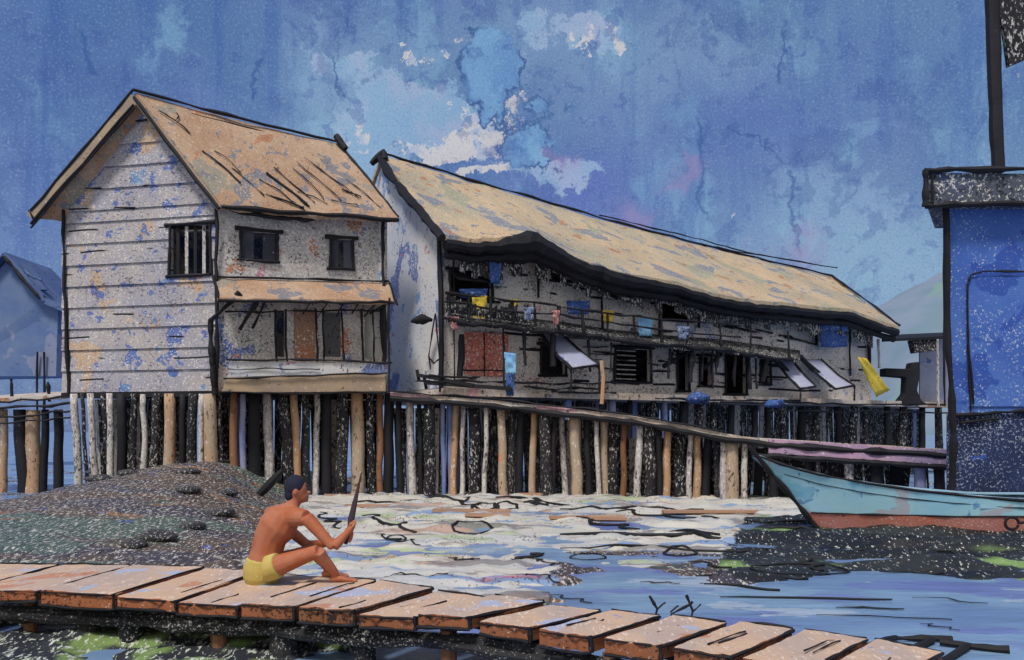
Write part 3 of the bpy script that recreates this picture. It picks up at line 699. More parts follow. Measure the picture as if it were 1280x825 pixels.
for j in range(0, NU+1):
    p = rws[-1][j]; pts.append(p+Vector((0, .10, -.22))); xx = CX+F*p.x/p.y
    rad.append(.15+.17*math.exp(-((xx-662)/34)**2)+.07*math.exp(-((xx-760)/60)**2)+.03*fb(j*.7, 3))
mb.tube(pts, rad, 8, .08)
pts = [p+Vector((0, .25, -.22)) for p in pts]; mb.tube(pts, [r*.8 for r in rad], 8, .1)
mb.build('eave_beam_shade', 'tarred', RH)  # dark beam, thickened and doubled to paint in the soffit shade
rnd = random.Random(41); mb = MB()                      # dark strip added for the shade under the eave
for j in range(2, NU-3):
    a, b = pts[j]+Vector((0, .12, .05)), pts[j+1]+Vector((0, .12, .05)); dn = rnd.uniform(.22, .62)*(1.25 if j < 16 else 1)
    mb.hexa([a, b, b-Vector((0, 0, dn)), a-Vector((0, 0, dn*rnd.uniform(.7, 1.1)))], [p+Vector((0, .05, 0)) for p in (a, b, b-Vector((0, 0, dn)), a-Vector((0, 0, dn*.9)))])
mb.build('eave_shade', 'dark_boards_shade', RH)
# walls
oh = [(562, 340, 614, 374), (690, 334, 742, 352), (757, 352, 802, 371), (826, 374, 864, 400), (898, 380, 928, 391),
      (676, 432, 706, 468), (768, 436, 812, 477), (846, 440, 860, 488), (874, 446, 888, 482), (906, 442, 932, 492), (950, 448, 962, 480)]
holesR = [hole(wR, *q) for q in oh]
mb = MB(); wall_holes(mb, wR, 0, wR.len*.985, RFL, 6.0, [h for h in holesR if h[3] < 5.95])
zt = 6.0
mb2_top = []
for j in range(60):                                    # the strip above, up to the dipping eave
    ua, ub = wR.len*.985*j/60, wR.len*.985*(j+1)/60
def eave_z(u):
    q = wR.xy(u); px = CX+F*q.x/q.y; return CAMZ-(interp(eave, px+4)-HY)*(q.y-.5)/F+.05
ups = [h for h in holesR if h[3] >= 5.95]
mb = MB()
allh = holesR; us = sorted({0, wR.len*.985, *[h[0] for h in allh], *[h[2] for h in allh], *[wR.len*.985*j/40 for j in range(41)]})
for ua, ub in zip(us, us[1:]):
    um = (ua+ub)/2; cuts = sorted([(h[1], h[3]) for h in allh if h[0] < um < h[2]]); z = RFL
    for (za, zb) in cuts+[(None, None)]:
        top = za if za is not None else None
        ta = top if top is not None else max(eave_z(ua), z+.02); tb = top if top is not None else max(eave_z(ub), z+.02)
        for o in (0, -.12):
            mb.poly([wR.p(ua, z, o), wR.p(ub, z, o), wR.p(ub, tb, o), wR.p(ua, ta, o)])
        z = zb
for (a, b, c_, d) in allh:
    for (p, q) in (((a, b), (c_, b)), ((c_, b), (c_, d)), ((c_, d), (a, d)), ((a, d), (a, b))):
        mb.poly([wR.p(*p, 0), wR.p(*q, 0), wR.p(*q, -.12), wR.p(*p, -.12)])
mb.build('front_wall', 'row_wall', RH, fix=False)
g0 = wR.p(0, 0); gb = wR.p(0, 0, -8.4); gm = rws[0][0]
gz = wR.p(0, 0).xy
mb = MB(); q = [Vector((g0.x, g0.y, RFL)), Vector((g0.x, g0.y, eave_z(0)+.1)), Vector((gm.x+.1, gm.y, gm.z-.15)), Vector((gb.x, gb.y, 6.3)), Vector((gb.x, gb.y, RFL))]
mb.hexa(q, [p+Vector((.1, .06, 0)) for p in q]); mb.build('gable_wall', 'pale_wall', RH, label='pale end wall splashed with large blue paint patches')
mb = MB(); a = wR.p(wR.len*.985, 0); b = wR.p(wR.len*.985, 0, -8.4)
q = [Vector((a.x, a.y, RFL)), Vector((a.x, a.y, eave_z(wR.len*.985))), Vector((e0.x-.5, e0.y, e0.z-.3)), Vector((b.x, b.y, 5.4)), Vector((b.x, b.y, RFL))]
mb.hexa(q, [p+Vector((-.1, 0, 0)) for p in q])
q = [Vector((gb.x, gb.y, RFL)), Vector((b.x, b.y, RFL)), Vector((b.x, b.y, 5.3)), Vector((gb.x, gb.y, 6.2))]; mb.hexa(q, [p+Vector((0, -.1, 0)) for p in q])
mb.build('rear_wall', 'grey_wall', RH)
TE = wR.len*1.22
mb = MB(); q = [wR.p(-.05, RFL, .5), wR.p(TE, RFL, .5), wR.p(TE, RFL, -8.4), wR.p(-.05, RFL, -8.4)]; mb.hexa([p-Vector((0, 0, .02)) for p in q], [p-Vector((0, 0, .22)) for p in q])
mb.build('floor', 'deck_edge', RH)
for h, kd, fm in zip(holesR, ('flap', 'flap', 'flap', 'flap', 'none', 'none', 'louvre', 'none', 'none', 'none', 'none'), ['tarred']*6+['pile_pale']+['tarred']*4):
    window(wR, h, fm, kd, RH, .05)
for (x, y0, y1, r) in ((550, 296, 490, .08), (567, 312, 480, .03), (672, 312, 372, .05), (752, 344, 420, .05), (824, 356, 424, .06), (873, 372, 410, .04), (1020, 384, 432, .05), (1062, 390, 470, .05), (1086, 396, 455, .09)):
    mb = MB(); line(mb, [wR.at(x, y0, .12), wR.at(x+1, y1, .12)], r, .04); mb.build('wall_post', 'tarred', RH)
# lean-to strip between the storeys
lp = ((556, 392), (600, 398), (640, 404), (700, 410), (760, 419), (820, 426), (900, 432), (1000, 446))
rA = [wR.at(x, interp(lp, x)-8, .03) for x in range(556, 1001, 12)]; rB = [wR.at(x, interp(lp, x)+4+3*fb(x*.05, 1), .9) for x in range(556, 1001, 12)]
mb = MB(); mb.grid([rA, rB], (0, 0, -.12)); LT = mb.build('balcony_canopy', 'dark_boards_shade', RH)
mb = MB(); line(mb, [p+Vector((0, -.03, -.05)) for p in rB[::3]], .075, .08, 6, v=.9); each(mb, 'edge_trim', 'tarred', LT)
mb = MB()
for (x0, y0, x1, y1, r) in ((830, 458, 872, 432, .10), (878, 462, 902, 442, .08), (960, 440, 1000, 482, .11), (1000, 446, 1040, 482, .11), (575, 470, 577, 418, .10), (930, 440, 975, 446, .1), (840, 440, 838, 455, .05)):
    line(mb, [wR.at(x0, y0, .5), wR.at(x1, y1, .5)], r, .04, 5)
each(mb, 'brace', 'tarred', LT)
for x in (630, 858, 890, 945):
    mb = MB(); line(mb, [wR.at(x, interp(lp, x)+4, .75), wR.at(x+1, 486, .75)], .04, .05); mb.build('canopy_post', 'tarred', RH)
mb = MB(); h = hole(wR, 580, 416, 634, 470); mb.hexa([wR.p(h[0], h[1], .06), wR.p(h[2], h[1], .06), wR.p(h[2], h[3], .06), wR.p(h[0], h[3], .06)], [wR.p(h[0], h[1], .006), wR.p(h[2], h[1], .006), wR.p(h[2], h[3], .006), wR.p(h[0], h[3], .006)])
D = mb.build('door', 'door_red', RH, label='faded red double door')
mb = MB(); line(mb, [wR.at(606, 416, .08), wR.at(606, 470, .08)], .02, .02); line(mb, [wR.at(578, 462, .08), wR.at(634, 463, .08)], .025, .02); each(mb, 'door_rail', 'tarred', D)
mb = MB()
for (x0, x1, y) in ((640, 770, 478), (655, 760, 484), (690, 770, 490), (900, 1180, 503), (820, 1000, 498), (960, 1185, 513), (520, 640, 476), (530, 600, 470)):
    line(mb, [wR.at(x0, y, .6), wR.at((x0+x1)/2, y+2, .6), wR.at(x1, y+3 if x1 > 900 else y+1, .6)], .04, .06, 9, v=.8)
each(mb, 'deck_rail', 'tarred', RH)
for i, px in enumerate(range(560, 1190, 21)):
    stilt(RH, px+random.uniform(-5, 5), 500 if px < 900 else 508, wR.xy(wR.up(px)).y-.3, random.uniform(7, 12), random.choice(('tarred', 'pile_dark', 'pile_dark', 'pile_blue') if px < 900 else ('tarred', 'pile_dark')), random.uniform(-3, 3))
shade_slats(RH, [wR.p(0, 0, -.9).xy, wR.p(TE, 0, -.9).xy], RFL-.25, -.1, 11)  # dark slats in place of the shade under the row house

rnd = random.Random(33); mb = MB()
for (x0, x1, f0, f1, k) in ((690, 745, .18, .42, 7), (757, 822, .22, .5, 9), (826, 900, .2, .5, 8), (900, 1010, .25, .6, 9), (560, 612, .30, .75, 6), (1022, 1064, .1, .3, 4)):
    for _ in range(k):
        a = rnd.uniform(x0, x1); L = rnd.uniform(16, 44); fy = rnd.uniform(f0, f1)
        ya = interp(eave, a)+(interp(lp, min(a, 999))-interp(eave, a))*fy; b = min(a+L, x1+14)
        line(mb, [wR.at(a, ya+4, .07), wR.at(b, ya+4+(b-a)*rnd.uniform(.08, .32), .07)], rnd.uniform(.02, .05), .05, 5, v=.9)
for _ in range(26):
    a = rnd.uniform(640, 985); y = interp(lp, a)+rnd.uniform(12, 46)
    line(mb, [wR.at(a, y, .07), wR.at(a+rnd.uniform(10, 30), y+rnd.uniform(-1, 4), .07)], rnd.uniform(.012, .03), .04, 5, v=.9)
each(mb, 'wall_batten', 'tarred', RH)
mb = MB()
for x in (560, 586, 612, 640, 668, 700, 728, 760, 792, 826, 860, 900, 940, 985):
    line(mb, [wR.at(x, interp(lp, x)-30+rnd.uniform(-5, 4), .95), wR.at(x+rnd.uniform(-3, 3), interp(lp, x)+2, .95)], rnd.uniform(.03, .06), .05, 5, v=.7)
each(mb, 'gallery_post', 'tarred', RH)
mb = MB()
for dy in (-27, -15): line(mb, [wR.at(x, interp(lp, x)+dy+rnd.uniform(-2, 2), .97) for x in range(556, 1000, 74)], .035, .06, 6, v=.8)
each(mb, 'gallery_rail', 'tarred', RH)
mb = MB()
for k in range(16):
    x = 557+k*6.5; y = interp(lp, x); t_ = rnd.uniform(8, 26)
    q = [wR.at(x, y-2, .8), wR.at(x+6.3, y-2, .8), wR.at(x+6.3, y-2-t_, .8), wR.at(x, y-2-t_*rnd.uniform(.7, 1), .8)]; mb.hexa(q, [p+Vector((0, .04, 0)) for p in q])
mb.build('gallery_boarding', 'dark_boards_shade', RH)
mb = MB()
for x in (655, 690, 735, 765, 815, 838, 866, 880, 898, 918, 936, 956):
    y = interp(lp, x); line(mb, [wR.at(x, y+6, .8), wR.at(x+rnd.uniform(-4, 4), y+rnd.uniform(34, 52), .8)], rnd.uniform(.03, .10), .06, 5, v=.7)
each(mb, 'canopy_post', 'tarred', RH)

# ------------------------------------------------------------------ the boardwalk
dk = [(488, 490, 22.8), (600, 499, 22.6), (700, 509, 22.4), (800, 521, 22.1), (930, 546, 21.6), (1060, 554, 21.0), (1210, 563, 20.3)]
def dkp(px, back=0, dz=0):
    for a, b in zip(dk, dk[1:]):
        if px <= b[0] or b is dk[-1]:
            t = (px-a[0])/(b[0]-a[0]); p = P(px, a[1]+(b[1]-a[1])*t, a[2]+(b[2]-a[2])*t); break
    return p+Vector((-.12*back, back, dz))
BW = thing('boardwalk', 'sloping plank boardwalk on many piles in front of the row house', 'boardwalk', (dkp(488).x, dkp(488).y, 0))
xs = list(range(488, 1211, 19))
mb = MB(); mb.grid([[dkp(x, 0, .02*fb(x*.03, 1)) for x in xs], [dkp(x, 1.4, .02*fb(x*.03, 6)) for x in xs]], (0, 0, -.11)); mb.build('deck', 'deck_edge', BW)
mb = MB(); line(mb, [dkp(x, -.03, -.16) for x in range(488, 1211, 60)], .10, .04, 6, v=.5); line(mb, [dkp(x, -.04, .03) for x in range(488, 960, 60)], .03, .05, 6)
mb.build('edge_beam', 'tarred', BW)
mb = MB(); q0 = [dkp(x, -.05, -.02) for x in range(960, 1211, 50)]; q1 = [dkp(x, -.05, -.36) for x in range(960, 1211, 50)]; mb.grid([q0, q1], (0, .06, 0)); mb.build('side_board', 'mauve_edge', BW)
mb = MB(); line(mb, [dkp(x, -.06, -.42) for x in range(945, 1211, 44)], .09, .05, 6); mb.build('lower_beam', 'tarred', BW)
rnd = random.Random(5)
for (px, w, mm) in ((498, 8, 'tarred'), (512, 10, 'pile_pale'), (524, 6, 'tarred'), (537, 11, 'pile_dark'), (553, 6, 'pile_blue'), (570, 9, 'pile_tan'), (580, 6, 'pile_pale'), (593, 12, 'pile_dark'), (608, 6, 'pile_pale'), (626, 11, 'pile_tan'),
        (640, 8, 'pile_dark'), (651, 10, 'tarred'), (668, 9, 'pile_tan'), (681, 11, 'pile_dark'), (693, 6, 'tarred'), (703, 8, 'pile_pale'), (718, 14, 'pile_tan'), (734, 9, 'tarred'), (745, 6, 'pile_pale'), (753, 9, 'pile_tan'), (768, 12, 'pile_dark'),
        (781, 8, 'pile_brown'), (800, 9, 'pile_pale'), (812, 12, 'pile_dark'), (823, 7, 'tarred'), (834, 10, 'pile_tan'), (850, 12, 'pile_dark'), (862, 7, 'pile_pale'), (873, 10, 'pile_tan'), (886, 12, 'tarred'), (896, 8, 'pile_dark')):
    p = dkp(px, .15+rnd.uniform(0, .4)); stilt(BW, px, HY-(p.z-.14-CAMZ)*F/p.y, p.y, w*(1.35 if mm == 'pile_dark' else 1.0), mm, rnd.uniform(-5, 5))
for (px, w, mm) in ((904, 9, 'pile_pale'), (915, 17, 'pile_tan'), (931, 8, 'pile_pale'), (968, 12, 'tarred'), (1010, 10, 'tarred'), (1062, 12, 'pile_pale'), (1095, 16, 'tarred'), (1150, 14, 'pile_blue'), (1175, 14, 'tarred')):
    p = dkp(px, .2); stilt(BW, px, HY-(p.z-.14-CAMZ)*F/p.y, p.y, w, mm, 0)
def bwz(px): return dkp(px).z-.2
for (a, b) in ((492, 620), (620, 760), (760, 900), (900, 1060), (1060, 1200)):
    pa, pb = dkp(a, 1.3), dkp(b, 1.3); shade_slats(BW, [pa.xy, pb.xy], min(pa.z, pb.z)-.15, -.2, a, 'rear_shade', ('dark_boards_shade', 'pile_pale', 'pile_blue') if a < 880 else ('pile_dark', 'tarred', 'tarred'))  # slats added as the darkness under the boardwalk

# ------------------------------------------------------------------ jetty on the left, hazy hut behind it
J = thing('jetty', 'short plank jetty on tan and blue piles left of the tall house', 'jetty', P(20, 595, 26).to_2d().to_3d())
mb = MB(); mb.grid([[P(x, 498-x*.06+2*fb(x*.05, 3), 24.0) for x in range(-60, 93, 12)], [P(x, 494-x*.06, 26.5) for x in range(-60, 93, 12)]], (0, 0, -.12)); mb.build('deck', 'deck_edge', J)
mb = MB()
for (y, r) in ((501, .04), (509, .05), (520, .04), (528, .03)): line(mb, [P(-60, y+5, 23.95), P(20, y, 23.95), P(90, y-6, 23.95)], r, .08, 8)
each(mb, 'side_rail', 'tarred', J)
for (px, w, mm, ln) in ((6, 10, 'pile_tan', -3), (24, 16, 'tarred', 8), (42, 18, 'pile_tan', 0), (56, 10, 'tarred', -2), (72, 12, 'tarred', 1), (-30, 14, 'tarred', 0)): stilt(J, px, 512, 24.3, w, mm, ln)
for (px, y) in ((60, 478), (14, 474)):
    mb = MB(); line(mb, [P(px, y, 25), P(px+2, 502, 25)], .06, .04); mb.build('mooring_post', 'tarred', J)
T = thing('hut', 'hazy blue-grey hut on two thin poles behind the jetty', 'hut', Vector((P(45, 0, 42).x, 42, 0)))
Yh = 42.0
mb = MB(); q = [P(-70, 470, Yh), P(70, 468, Yh), P(72, 385, Yh), P(52, 374, Yh), P(10, 326, Yh), P(-70, 420, Yh)]; mb.hexa(q, [p+Vector((0, 3.5, 0)) for p in q]); mb.build('wall', 'grey_wash', T, jitter=.1)
mb = MB(); q = [P(2, 318, Yh-.4), P(56, 380, Yh-.4), P(84, 392, Yh-.4), P(84, 388, Yh-.4), P(60, 374, Yh-.4), P(6, 315, Yh-.4)]; mb.hexa(q, [p+Vector((0, 4.2, 0)) for p in q])
q = [P(2, 318, Yh-.4), P(-80, 424, Yh-.4), P(-80, 419, Yh-.4), P(6, 315, Yh-.4)]; mb.hexa(q, [p+Vector((0, 4.2, 0)) for p in q]); mb.build('roof', 'grey_wash_dark', T)
mb = MB(); line(mb, [P(4, 320, Yh-.45), P(22, 342, Yh-.45), P(50, 374, Yh-.45)], .10, .05, 6, v=.5); each(mb, 'edge_trim', 'tarred', T)
mb = MB(); q = [P(30, 345, Yh-.3), P(50, 350, Yh-.3), P(58, 362, Yh-.3), P(40, 362, Yh-.3)]; mb.hexa(q, [p+Vector((0, .3, 0)) for p in q]); line(mb, [P(30, 338, Yh-.3), P(40, 346, Yh-.3), P(52, 350, Yh-.3)], .07, .05, 5); mb.build('dormer', 'grey_wash_dark', T)
for px in (46, 55, -20):
    mb = MB(); line(mb, [P(px, 440, Yh-.2), P(px+1, 560, Yh-.2), P(px+1, 590, Yh-.2)], .07, .05, 5); mb.build('pole', 'tarred', T)

# ------------------------------------------------------------------ cloths, awnings and things on the decks
def cloth(pts, mm, label, cat, group=None, name='cloth', nu=8, nv=8, drape=.11):
    a, b, c_, d = [Vector(p) for p in pts]            # top-left, top-right, bottom-right, bottom-left
    rws = [[a.lerp(b, j/nu).lerp(d.lerp(c_, j/nu), i/nv)+Vector((.015*fb(i*.8, j*.8, 3), -.02+drape*fb(j*1.1+a.x, i*.4, 2), .05*fb(j*.9+a.z, 1)*(i/nv))) for j in range(nu+1)] for i in range(nv+1)]
    mb = MB(); mb.grid(rws, (0, .015, 0))
    base = (a+b+c_+d)/4; base.z = min(p.z for p in (a, b, c_, d))
    return solo(mb, name, mm, base, label, cat, group, smooth=True)
GL = 'washing hung along the row house'
def wc(x0, y0, x1, y1, o): return [wR.at(x0, y0, o), wR.at(x1, y0, o), wR.at(x1-2, y1, o), wR.at(x0+2, y1, o)]
cloth(wc(590, 370, 609, 404, .55), 'yellow_cloth', 'wide yellow cloth hanging below the first dark window of the row house', 'cloth', GL)
cloth(wc(637, 374, 648, 394, .5), 'yellow_cloth', 'narrow yellow strip of washing to the right of the wide yellow cloth', 'cloth', GL)
cloth(wc(753, 388, 768, 404, .5), 'yellow_cloth', 'small yellow rag under the third window, beside the pale blue cloth', 'cloth', GL)
cloth(wc(797, 398, 817, 420, .5), 'cyan_cloth', 'pale blue cloth hanging at the middle of the row house', 'cloth', GL)
cloth(wc(611, 326, 627, 354, .6), 'blue_cloth', 'tall deep blue cloth hanging under the black lump of the eave', 'cloth', GL)
cloth(wc(574, 361, 610, 373, .5), 'blue_cloth', 'low blue cloth over the sill of the first dark window', 'cloth', GL)
cloth(wc(708, 376, 738, 393, .45), 'blue_cloth', 'rounded dull blue cloth below the second window of the row house', 'cloth', GL)
cloth(wc(1024, 400, 1060, 434, .5), 'blue_cloth', 'large dark blue cloth hanging near the far end of the row house', 'cloth', GL)
cloth([wR.at(1071, 446, .7), wR.at(1083, 448, .7), wR.at(1112, 488, .8), wR.at(1096, 496, .8)], 'yellow_cloth', 'long yellow cloth slung aslant at the far end of the row house', 'cloth', GL)
cloth(wc(562, 396, 574, 412, .9), 'rose_cloth', 'small dull rose cloth on the gallery, left of the wide yellow cloth', 'cloth', GL)
cloth(wc(654, 384, 668, 400, 1.0), 'grey_cloth', 'grey-blue cloth on the gallery rail, just right of the narrow yellow strip', 'cloth', GL)
cloth(wc(690, 388, 700, 406, 1.0), 'rose_cloth', 'dull rose cloth on the gallery rail above the lone white awning', 'cloth', GL)
cloth(wc(846, 408, 862, 424, 1.0), 'grey_cloth', 'grey-blue cloth on the gallery rail, right of the pale blue cloth', 'cloth', GL)
def tarp(pts, label, posts):
    t = thing('awning', label, 'awning', (pts[2].x, pts[2].y, RFL), 'white sloping awnings')
    a, b, c_, d = pts; mb = MB()
    mb.grid([[a.lerp(b, j/6).lerp(d.lerp(c_, j/6), i/10)+Vector((0, 0, -.10*math.sin(math.pi*i/10)+.03*fb(i, j))) for j in range(7)] for i in range(11)], (0, .02, -.03))
    mb.build('canvas', 'tarp_white', t, smooth=True)
    mb = MB(); line(mb, [a, a.lerp(d, .5)+Vector((0, -.02, -.08)), d], .055, .02, 5); line(mb, [b, b.lerp(c_, .5)+Vector((0, -.02, -.08)), c_], .04, .02, 5); line(mb, [d, c_], .05, .02, 5); each(mb, 'frame', 'tarred', t)
    for p in posts:
        mb = MB(); line(mb, [p, Vector((p.x, p.y, RFL-.1))], .04, .03); mb.build('pole', 'tarred', t)
tp = [wR.at(672, 412, .1), wR.at(696, 409, .1), wR.at(750, 456, 1.3), wR.at(714, 461, 1.3)]
tarp(tp, 'white sloping awning above the boardwalk, left of the orange post', [tp[3], tp[2]])
tp = [wR.at(966, 446, .2), wR.at(986, 444, .2), wR.at(1020, 483, 1.2), wR.at(1000, 486, 1.2)]
tarp(tp, 'left one of the two white awnings side by side on the row house', [tp[3]])
tp = [wR.at(1004, 449, .2), wR.at(1026, 449, .2), wR.at(1068, 482, 1.2), wR.at(1044, 486, 1.2)]
tarp(tp, 'right one of the two white awnings side by side, near the yellow cloth', [tp[2]])
mb = MB(); mb.tube(wavy([P(753, 450, 23.4), P(755, 470, 23.4), P(752, 505, 23.4)], .05, 4), .055, 7); solo(mb, 'post', 'pile_tan', P(752, 506, 23.4), 'short orange post at the right corner of the lone white awning', 'post')
def lump(px, py, Y, rx, rz, mm, name, label, cat, ry=None):
    c0 = P(px, py, Y); mb = MB(); mb.ball(c0, rx, ry or rx*.7, rz, 16, 10)
    mb.v = [p+Vector((fb(p.x*4, p.z*4, p.y*4), 0, fb(p.z*4, p.x*4, 2)))*rx*.25 for p in mb.v]
    return solo(mb, name, mm, c0-Vector((0, 0, rz)), label, cat, smooth=True)
lump(873, 498, 24.2, .34, .17, 'blue_cloth', 'bundle', 'dark blue cloth bundle lying on the rail line of the row house deck', 'bundle')
lump(968, 505, 24, .30, .12, 'blue_cloth', 'bundle', 'flat blue heap on the deck under the two white awnings', 'bundle')
lump(527, 400, 23.3, .32, .12, 'tarred', 'net_roll', 'black roll of net fixed to the pale end wall', 'net', .12)
for (x, y0, y1, w) in ((541, 392, 462, 7),):
    mb = MB(); line(mb, [P(x+3, y0, 23.0), P(x-5, y1-18, 23.0), P(x-3, y1, 23.0)], .025, .02); line(mb, [P(x+3, y0, 23.0), P(x+8, y1-14, 23.0), P(x+1, y1-8, 23.0), P(x-5, y1-16, 23.0)], .025, .02)
    solo(mb, 'rope', 'tarred', P(x, y1, 23.0), 'dark rope loop hanging in front of the pale end wall', 'rope')
# planks lying on the landing beside the tall house
for (x0, y0, x1, y1, lab) in ((520, 468, 592, 482, 'upper dark plank lying on the landing right of the tall house'), (530, 478, 640, 486, 'lower long dark plank lying on the landing near the red door')):
    mb = MB(); mb.bar(P(x0, y0, 23.0), P(x1, y1, 22.9), .12, .09); mb.bar(P(x0, y0-6, 23.1), P(x0+3, y0+8, 23.1), .1, .08); solo(mb, 'plank', 'tarred', P(x1, y1, 22.9), lab, 'plank', 'planks on the landing', jitter=.03)
# small person on the boardwalk
def figure(name, label, mb, mm, base, remesh):
    base = Vector(base); t = thing(name, label, 'person', base); b = mb.build('body', mm, t, remesh=remesh); return t
cloth([P(630, 440, 23.1), P(645, 442, 23.1), P(645, 468, 23.1), P(632, 468, 23.1)], 'cyan_cloth', 'pale blue cloth hanging over a darker blue one right of the red door', 'cloth', GL)
cloth([P(631, 468, 23.0), P(644, 467, 23.0), P(642, 494, 23.0), P(633, 495, 23.0)], 'blue_cloth', 'deep blue cloth hanging below the pale one right of the red door', 'cloth', GL)
# right end: stump, little shed, white-framed ladder
Yq = 33.0
def prism(px_pts, Y, th, name, mm, label, cat):
    q = [P(x, y, Y) for (x, y) in px_pts]; mb = MB(); mb.hexa(q, [p+Vector((0, th, 0)) for p in q])
    base = q[0].copy(); base.z = min(p.z for p in q); return solo(mb, name, mm, base, label, cat, bevel=.04)
prism([(1112, 506), (1125, 501), (1132, 492), (1133, 472), (1106, 470), (1106, 460), (1138, 461), (1140, 453), (1150, 452), (1150, 470), (1147, 488), (1152, 500), (1160, 506)], Yq, .5, 'stump', 'tarred', 'black flared stump with a side arm at the end of the row house deck', 'stump')
S = thing('shed', 'small dark open shed on posts beside the blue tower', 'shed', (P(1160, 505, Yq).x, Yq, RFL))
mb = MB(); q = [P(1102, 424, Yq), P(1190, 420, Yq), P(1190, 415, Yq+2), P(1102, 419, Yq+2)]; mb.hexa(q, [p-Vector((0, 0, .1)) for p in q]); mb.build('roof', 'tarred', S)
mb = MB(); q = [P(1140, 425, Yq+.1), P(1174, 424, Yq+.1), P(1170, 438, Yq+.1), P(1144, 441, Yq+.1)]; mb.hexa(q, [p+Vector((0, .4, 0)) for p in q]); mb.build('valance', 'dark_boards_shade', S)
for (x, y1, mm) in ((1098, 460, 'pile_pale'), (1172, 508, 'pile_pale'), (1180, 508, 'tarred')):
    mb = MB(); line(mb, [P(x, 424, Yq), P(x+1, y1, Yq)], .06, .03); mb.build('post', mm, S)
mb = MB()
rws2 = [[P(x, y, Yq+1.5) for x in (1150, 1170, 1190)] for y in (424, 470, 506)]; mb.grid(rws2, (0, .1, 0)); mb.build('wall', 'tarp_white', S)

# ------------------------------------------------------------------ blue tower with mast
Yt = 16.0
TW = thing('tower', 'tall bright blue boarded tower with an overhanging black cap and a dark mast', 'tower', (P(1256, 0, Yt).x, Yt, 0))
TD = Vector((.50, .90, 0))                # the plan is skewed: its flank runs back to the right
def box(mb, x0, y0, x1, y1, Y, d):
    q = [P(x0, y1, Y), P(x1, y1, Y), P(x1, y0, Y), P(x0, y0, Y)]; mb.hexa(q, [p+TD*d for p in q])
mb = MB(); box(mb, 1186, 256, 1335, 660, Yt, 1.6); mb.build('body', 'tower_blue', TW, jitter=.03)
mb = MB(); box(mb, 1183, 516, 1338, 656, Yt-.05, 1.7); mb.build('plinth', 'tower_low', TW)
mb = MB(); box(mb, 1158, 216, 1350, 256, Yt-.3, 2.0); CP = mb.build('cap', 'tower_cap', TW, jitter=.04)
mb = MB()
for pts, r in (([(1156, 213), (1200, 212), (1350, 210)], .06), ([(1158, 257), (1210, 256), (1350, 255)], .065), ([(1157, 213), (1156, 258)], .07), ([(1166, 218), (1165, 254)], .04)):
    line(mb, [P(x, y, Yt-.34) for (x, y) in pts], r, .03)
each(mb, 'cap_trim', 'tarred', CP)
mb = MB(); line(mb, [P(1183, 258, Yt-.06), P(1184, 420, Yt-.06), P(1192, 540, Yt-.06), P(1191, 612, Yt-.06), P(1191, 640, Yt-.06)], .085, .03, 6); mb.build('corner_post', 'tarred', TW)
mb = MB(); q = wavy([P(1248, 216, Yt+.5), P(1244, 120, Yt+.5), P(1241, 20, Yt+.5), P(1238, -80, Yt+.5)], .02, 7); mb.tube(q, [.115+.012*fb(k*.4, 2)+.02*k/len(q) for k in range(len(q))], 10); MS = mb.build('mast', 'tarred', TW)
mb = MB(); q = [P(1242, -60, Yt+.5), P(1300, -60, Yt+.5), P(1290, 70, Yt+.5), P(1262, 82, Yt+.5), P(1256, 40, Yt+.5), P(1247, 10, Yt+.5)]; mb.hexa(q, [p+Vector((0, .12, 0)) for p in q]); mb.build('furled_sail', 'dark_boards_shade', MS)
mb = MB(); box(mb, 1211, 346, 1292, 508, Yt-.03, .05); DR = mb.build('door', 'tower_blue', TW)
mb = MB(); line(mb, [P(1213, 610-96, Yt-.06), P(1210, 430, Yt-.06), P(1209, 356, Yt-.06), P(1214, 344, Yt-.06), P(1230, 339, Yt-.06), P(1290, 340, Yt-.06)], .022, .02, 6); line(mb, [P(1210, 430, Yt-.06), P(1217, 505, Yt-.06)], .03, .02, 6); each(mb, 'door_trim', 'tarred', DR)
mb = MB(); line(mb, [P(1194, 520, Yt-.1), P(1250, 516, Yt-.1), P(1338, 512, Yt-.1)], .045, .03, 8); line(mb, [P(1200, 528, Yt-.1), P(1250, 524, Yt-.1)], .03, .02, 8); each(mb, 'rail', 'tarred', TW)

# ------------------------------------------------------------------ moored boat
BO = thing('boat', 'pale blue wooden boat with a red waterline band, bow pointing left', 'boat', (8.2, 15.0, 0))
bow = P(940, 568, 15.0); Yc = 15.05
sheer = [(940, 568), (985, 584), (1040, 598), (1130, 612), (1200, 620), (1285, 627), (1500, 628), (1700, 610)]
NS = 34; secs = []
XB = 13.2
for i in range(NS+1):
    t = (i/NS)**1.25; xs_ = bow.x+(XB-bow.x)*t                      # sheer station
    b_ = .86*math.sin(min(1, .02+t*2.3)*math.pi/2)*(1-.25*max(0, (t-.6)/.4)**2)
    if i == 0: b_ = .02
    Yn = Yc-b_; pxx = CX+F*xs_/Yn; zs_ = CAMZ-(interp(sheer, pxx)-HY)*Yn/F if i else bow.z
    rake = 1.25*(1-t)**3                                            # the stem runs back under the bow
    def pt_(side, fz, zs_=zs_, b_=b_, xs_=xs_, rake=rake):          # fz 1 sheer .. 0 waterline
        z = -.12+(zs_+.12)*fz
        return Vector((xs_+rake*max(0, 1-fz)**.85, Yc+side*b_*(.78+.22*fz**.8) if fz > 0 else Yc+side*b_*.74, z))
    secs.append((pt_, zs_))
zr = lambda zs_: (.30+.12)/(zs_+.12)
mb = MB()
for side in (-1, 1):
    rws = []
    for (f, zs_) in secs:
        a = zr(zs_); rws.append([f(side, a+(1-a)*k/8) for k in range(9)])
    mb.grid(rws)
HL = mb.build('hull', 'hull_blue', BO, smooth=True)
mb = MB()
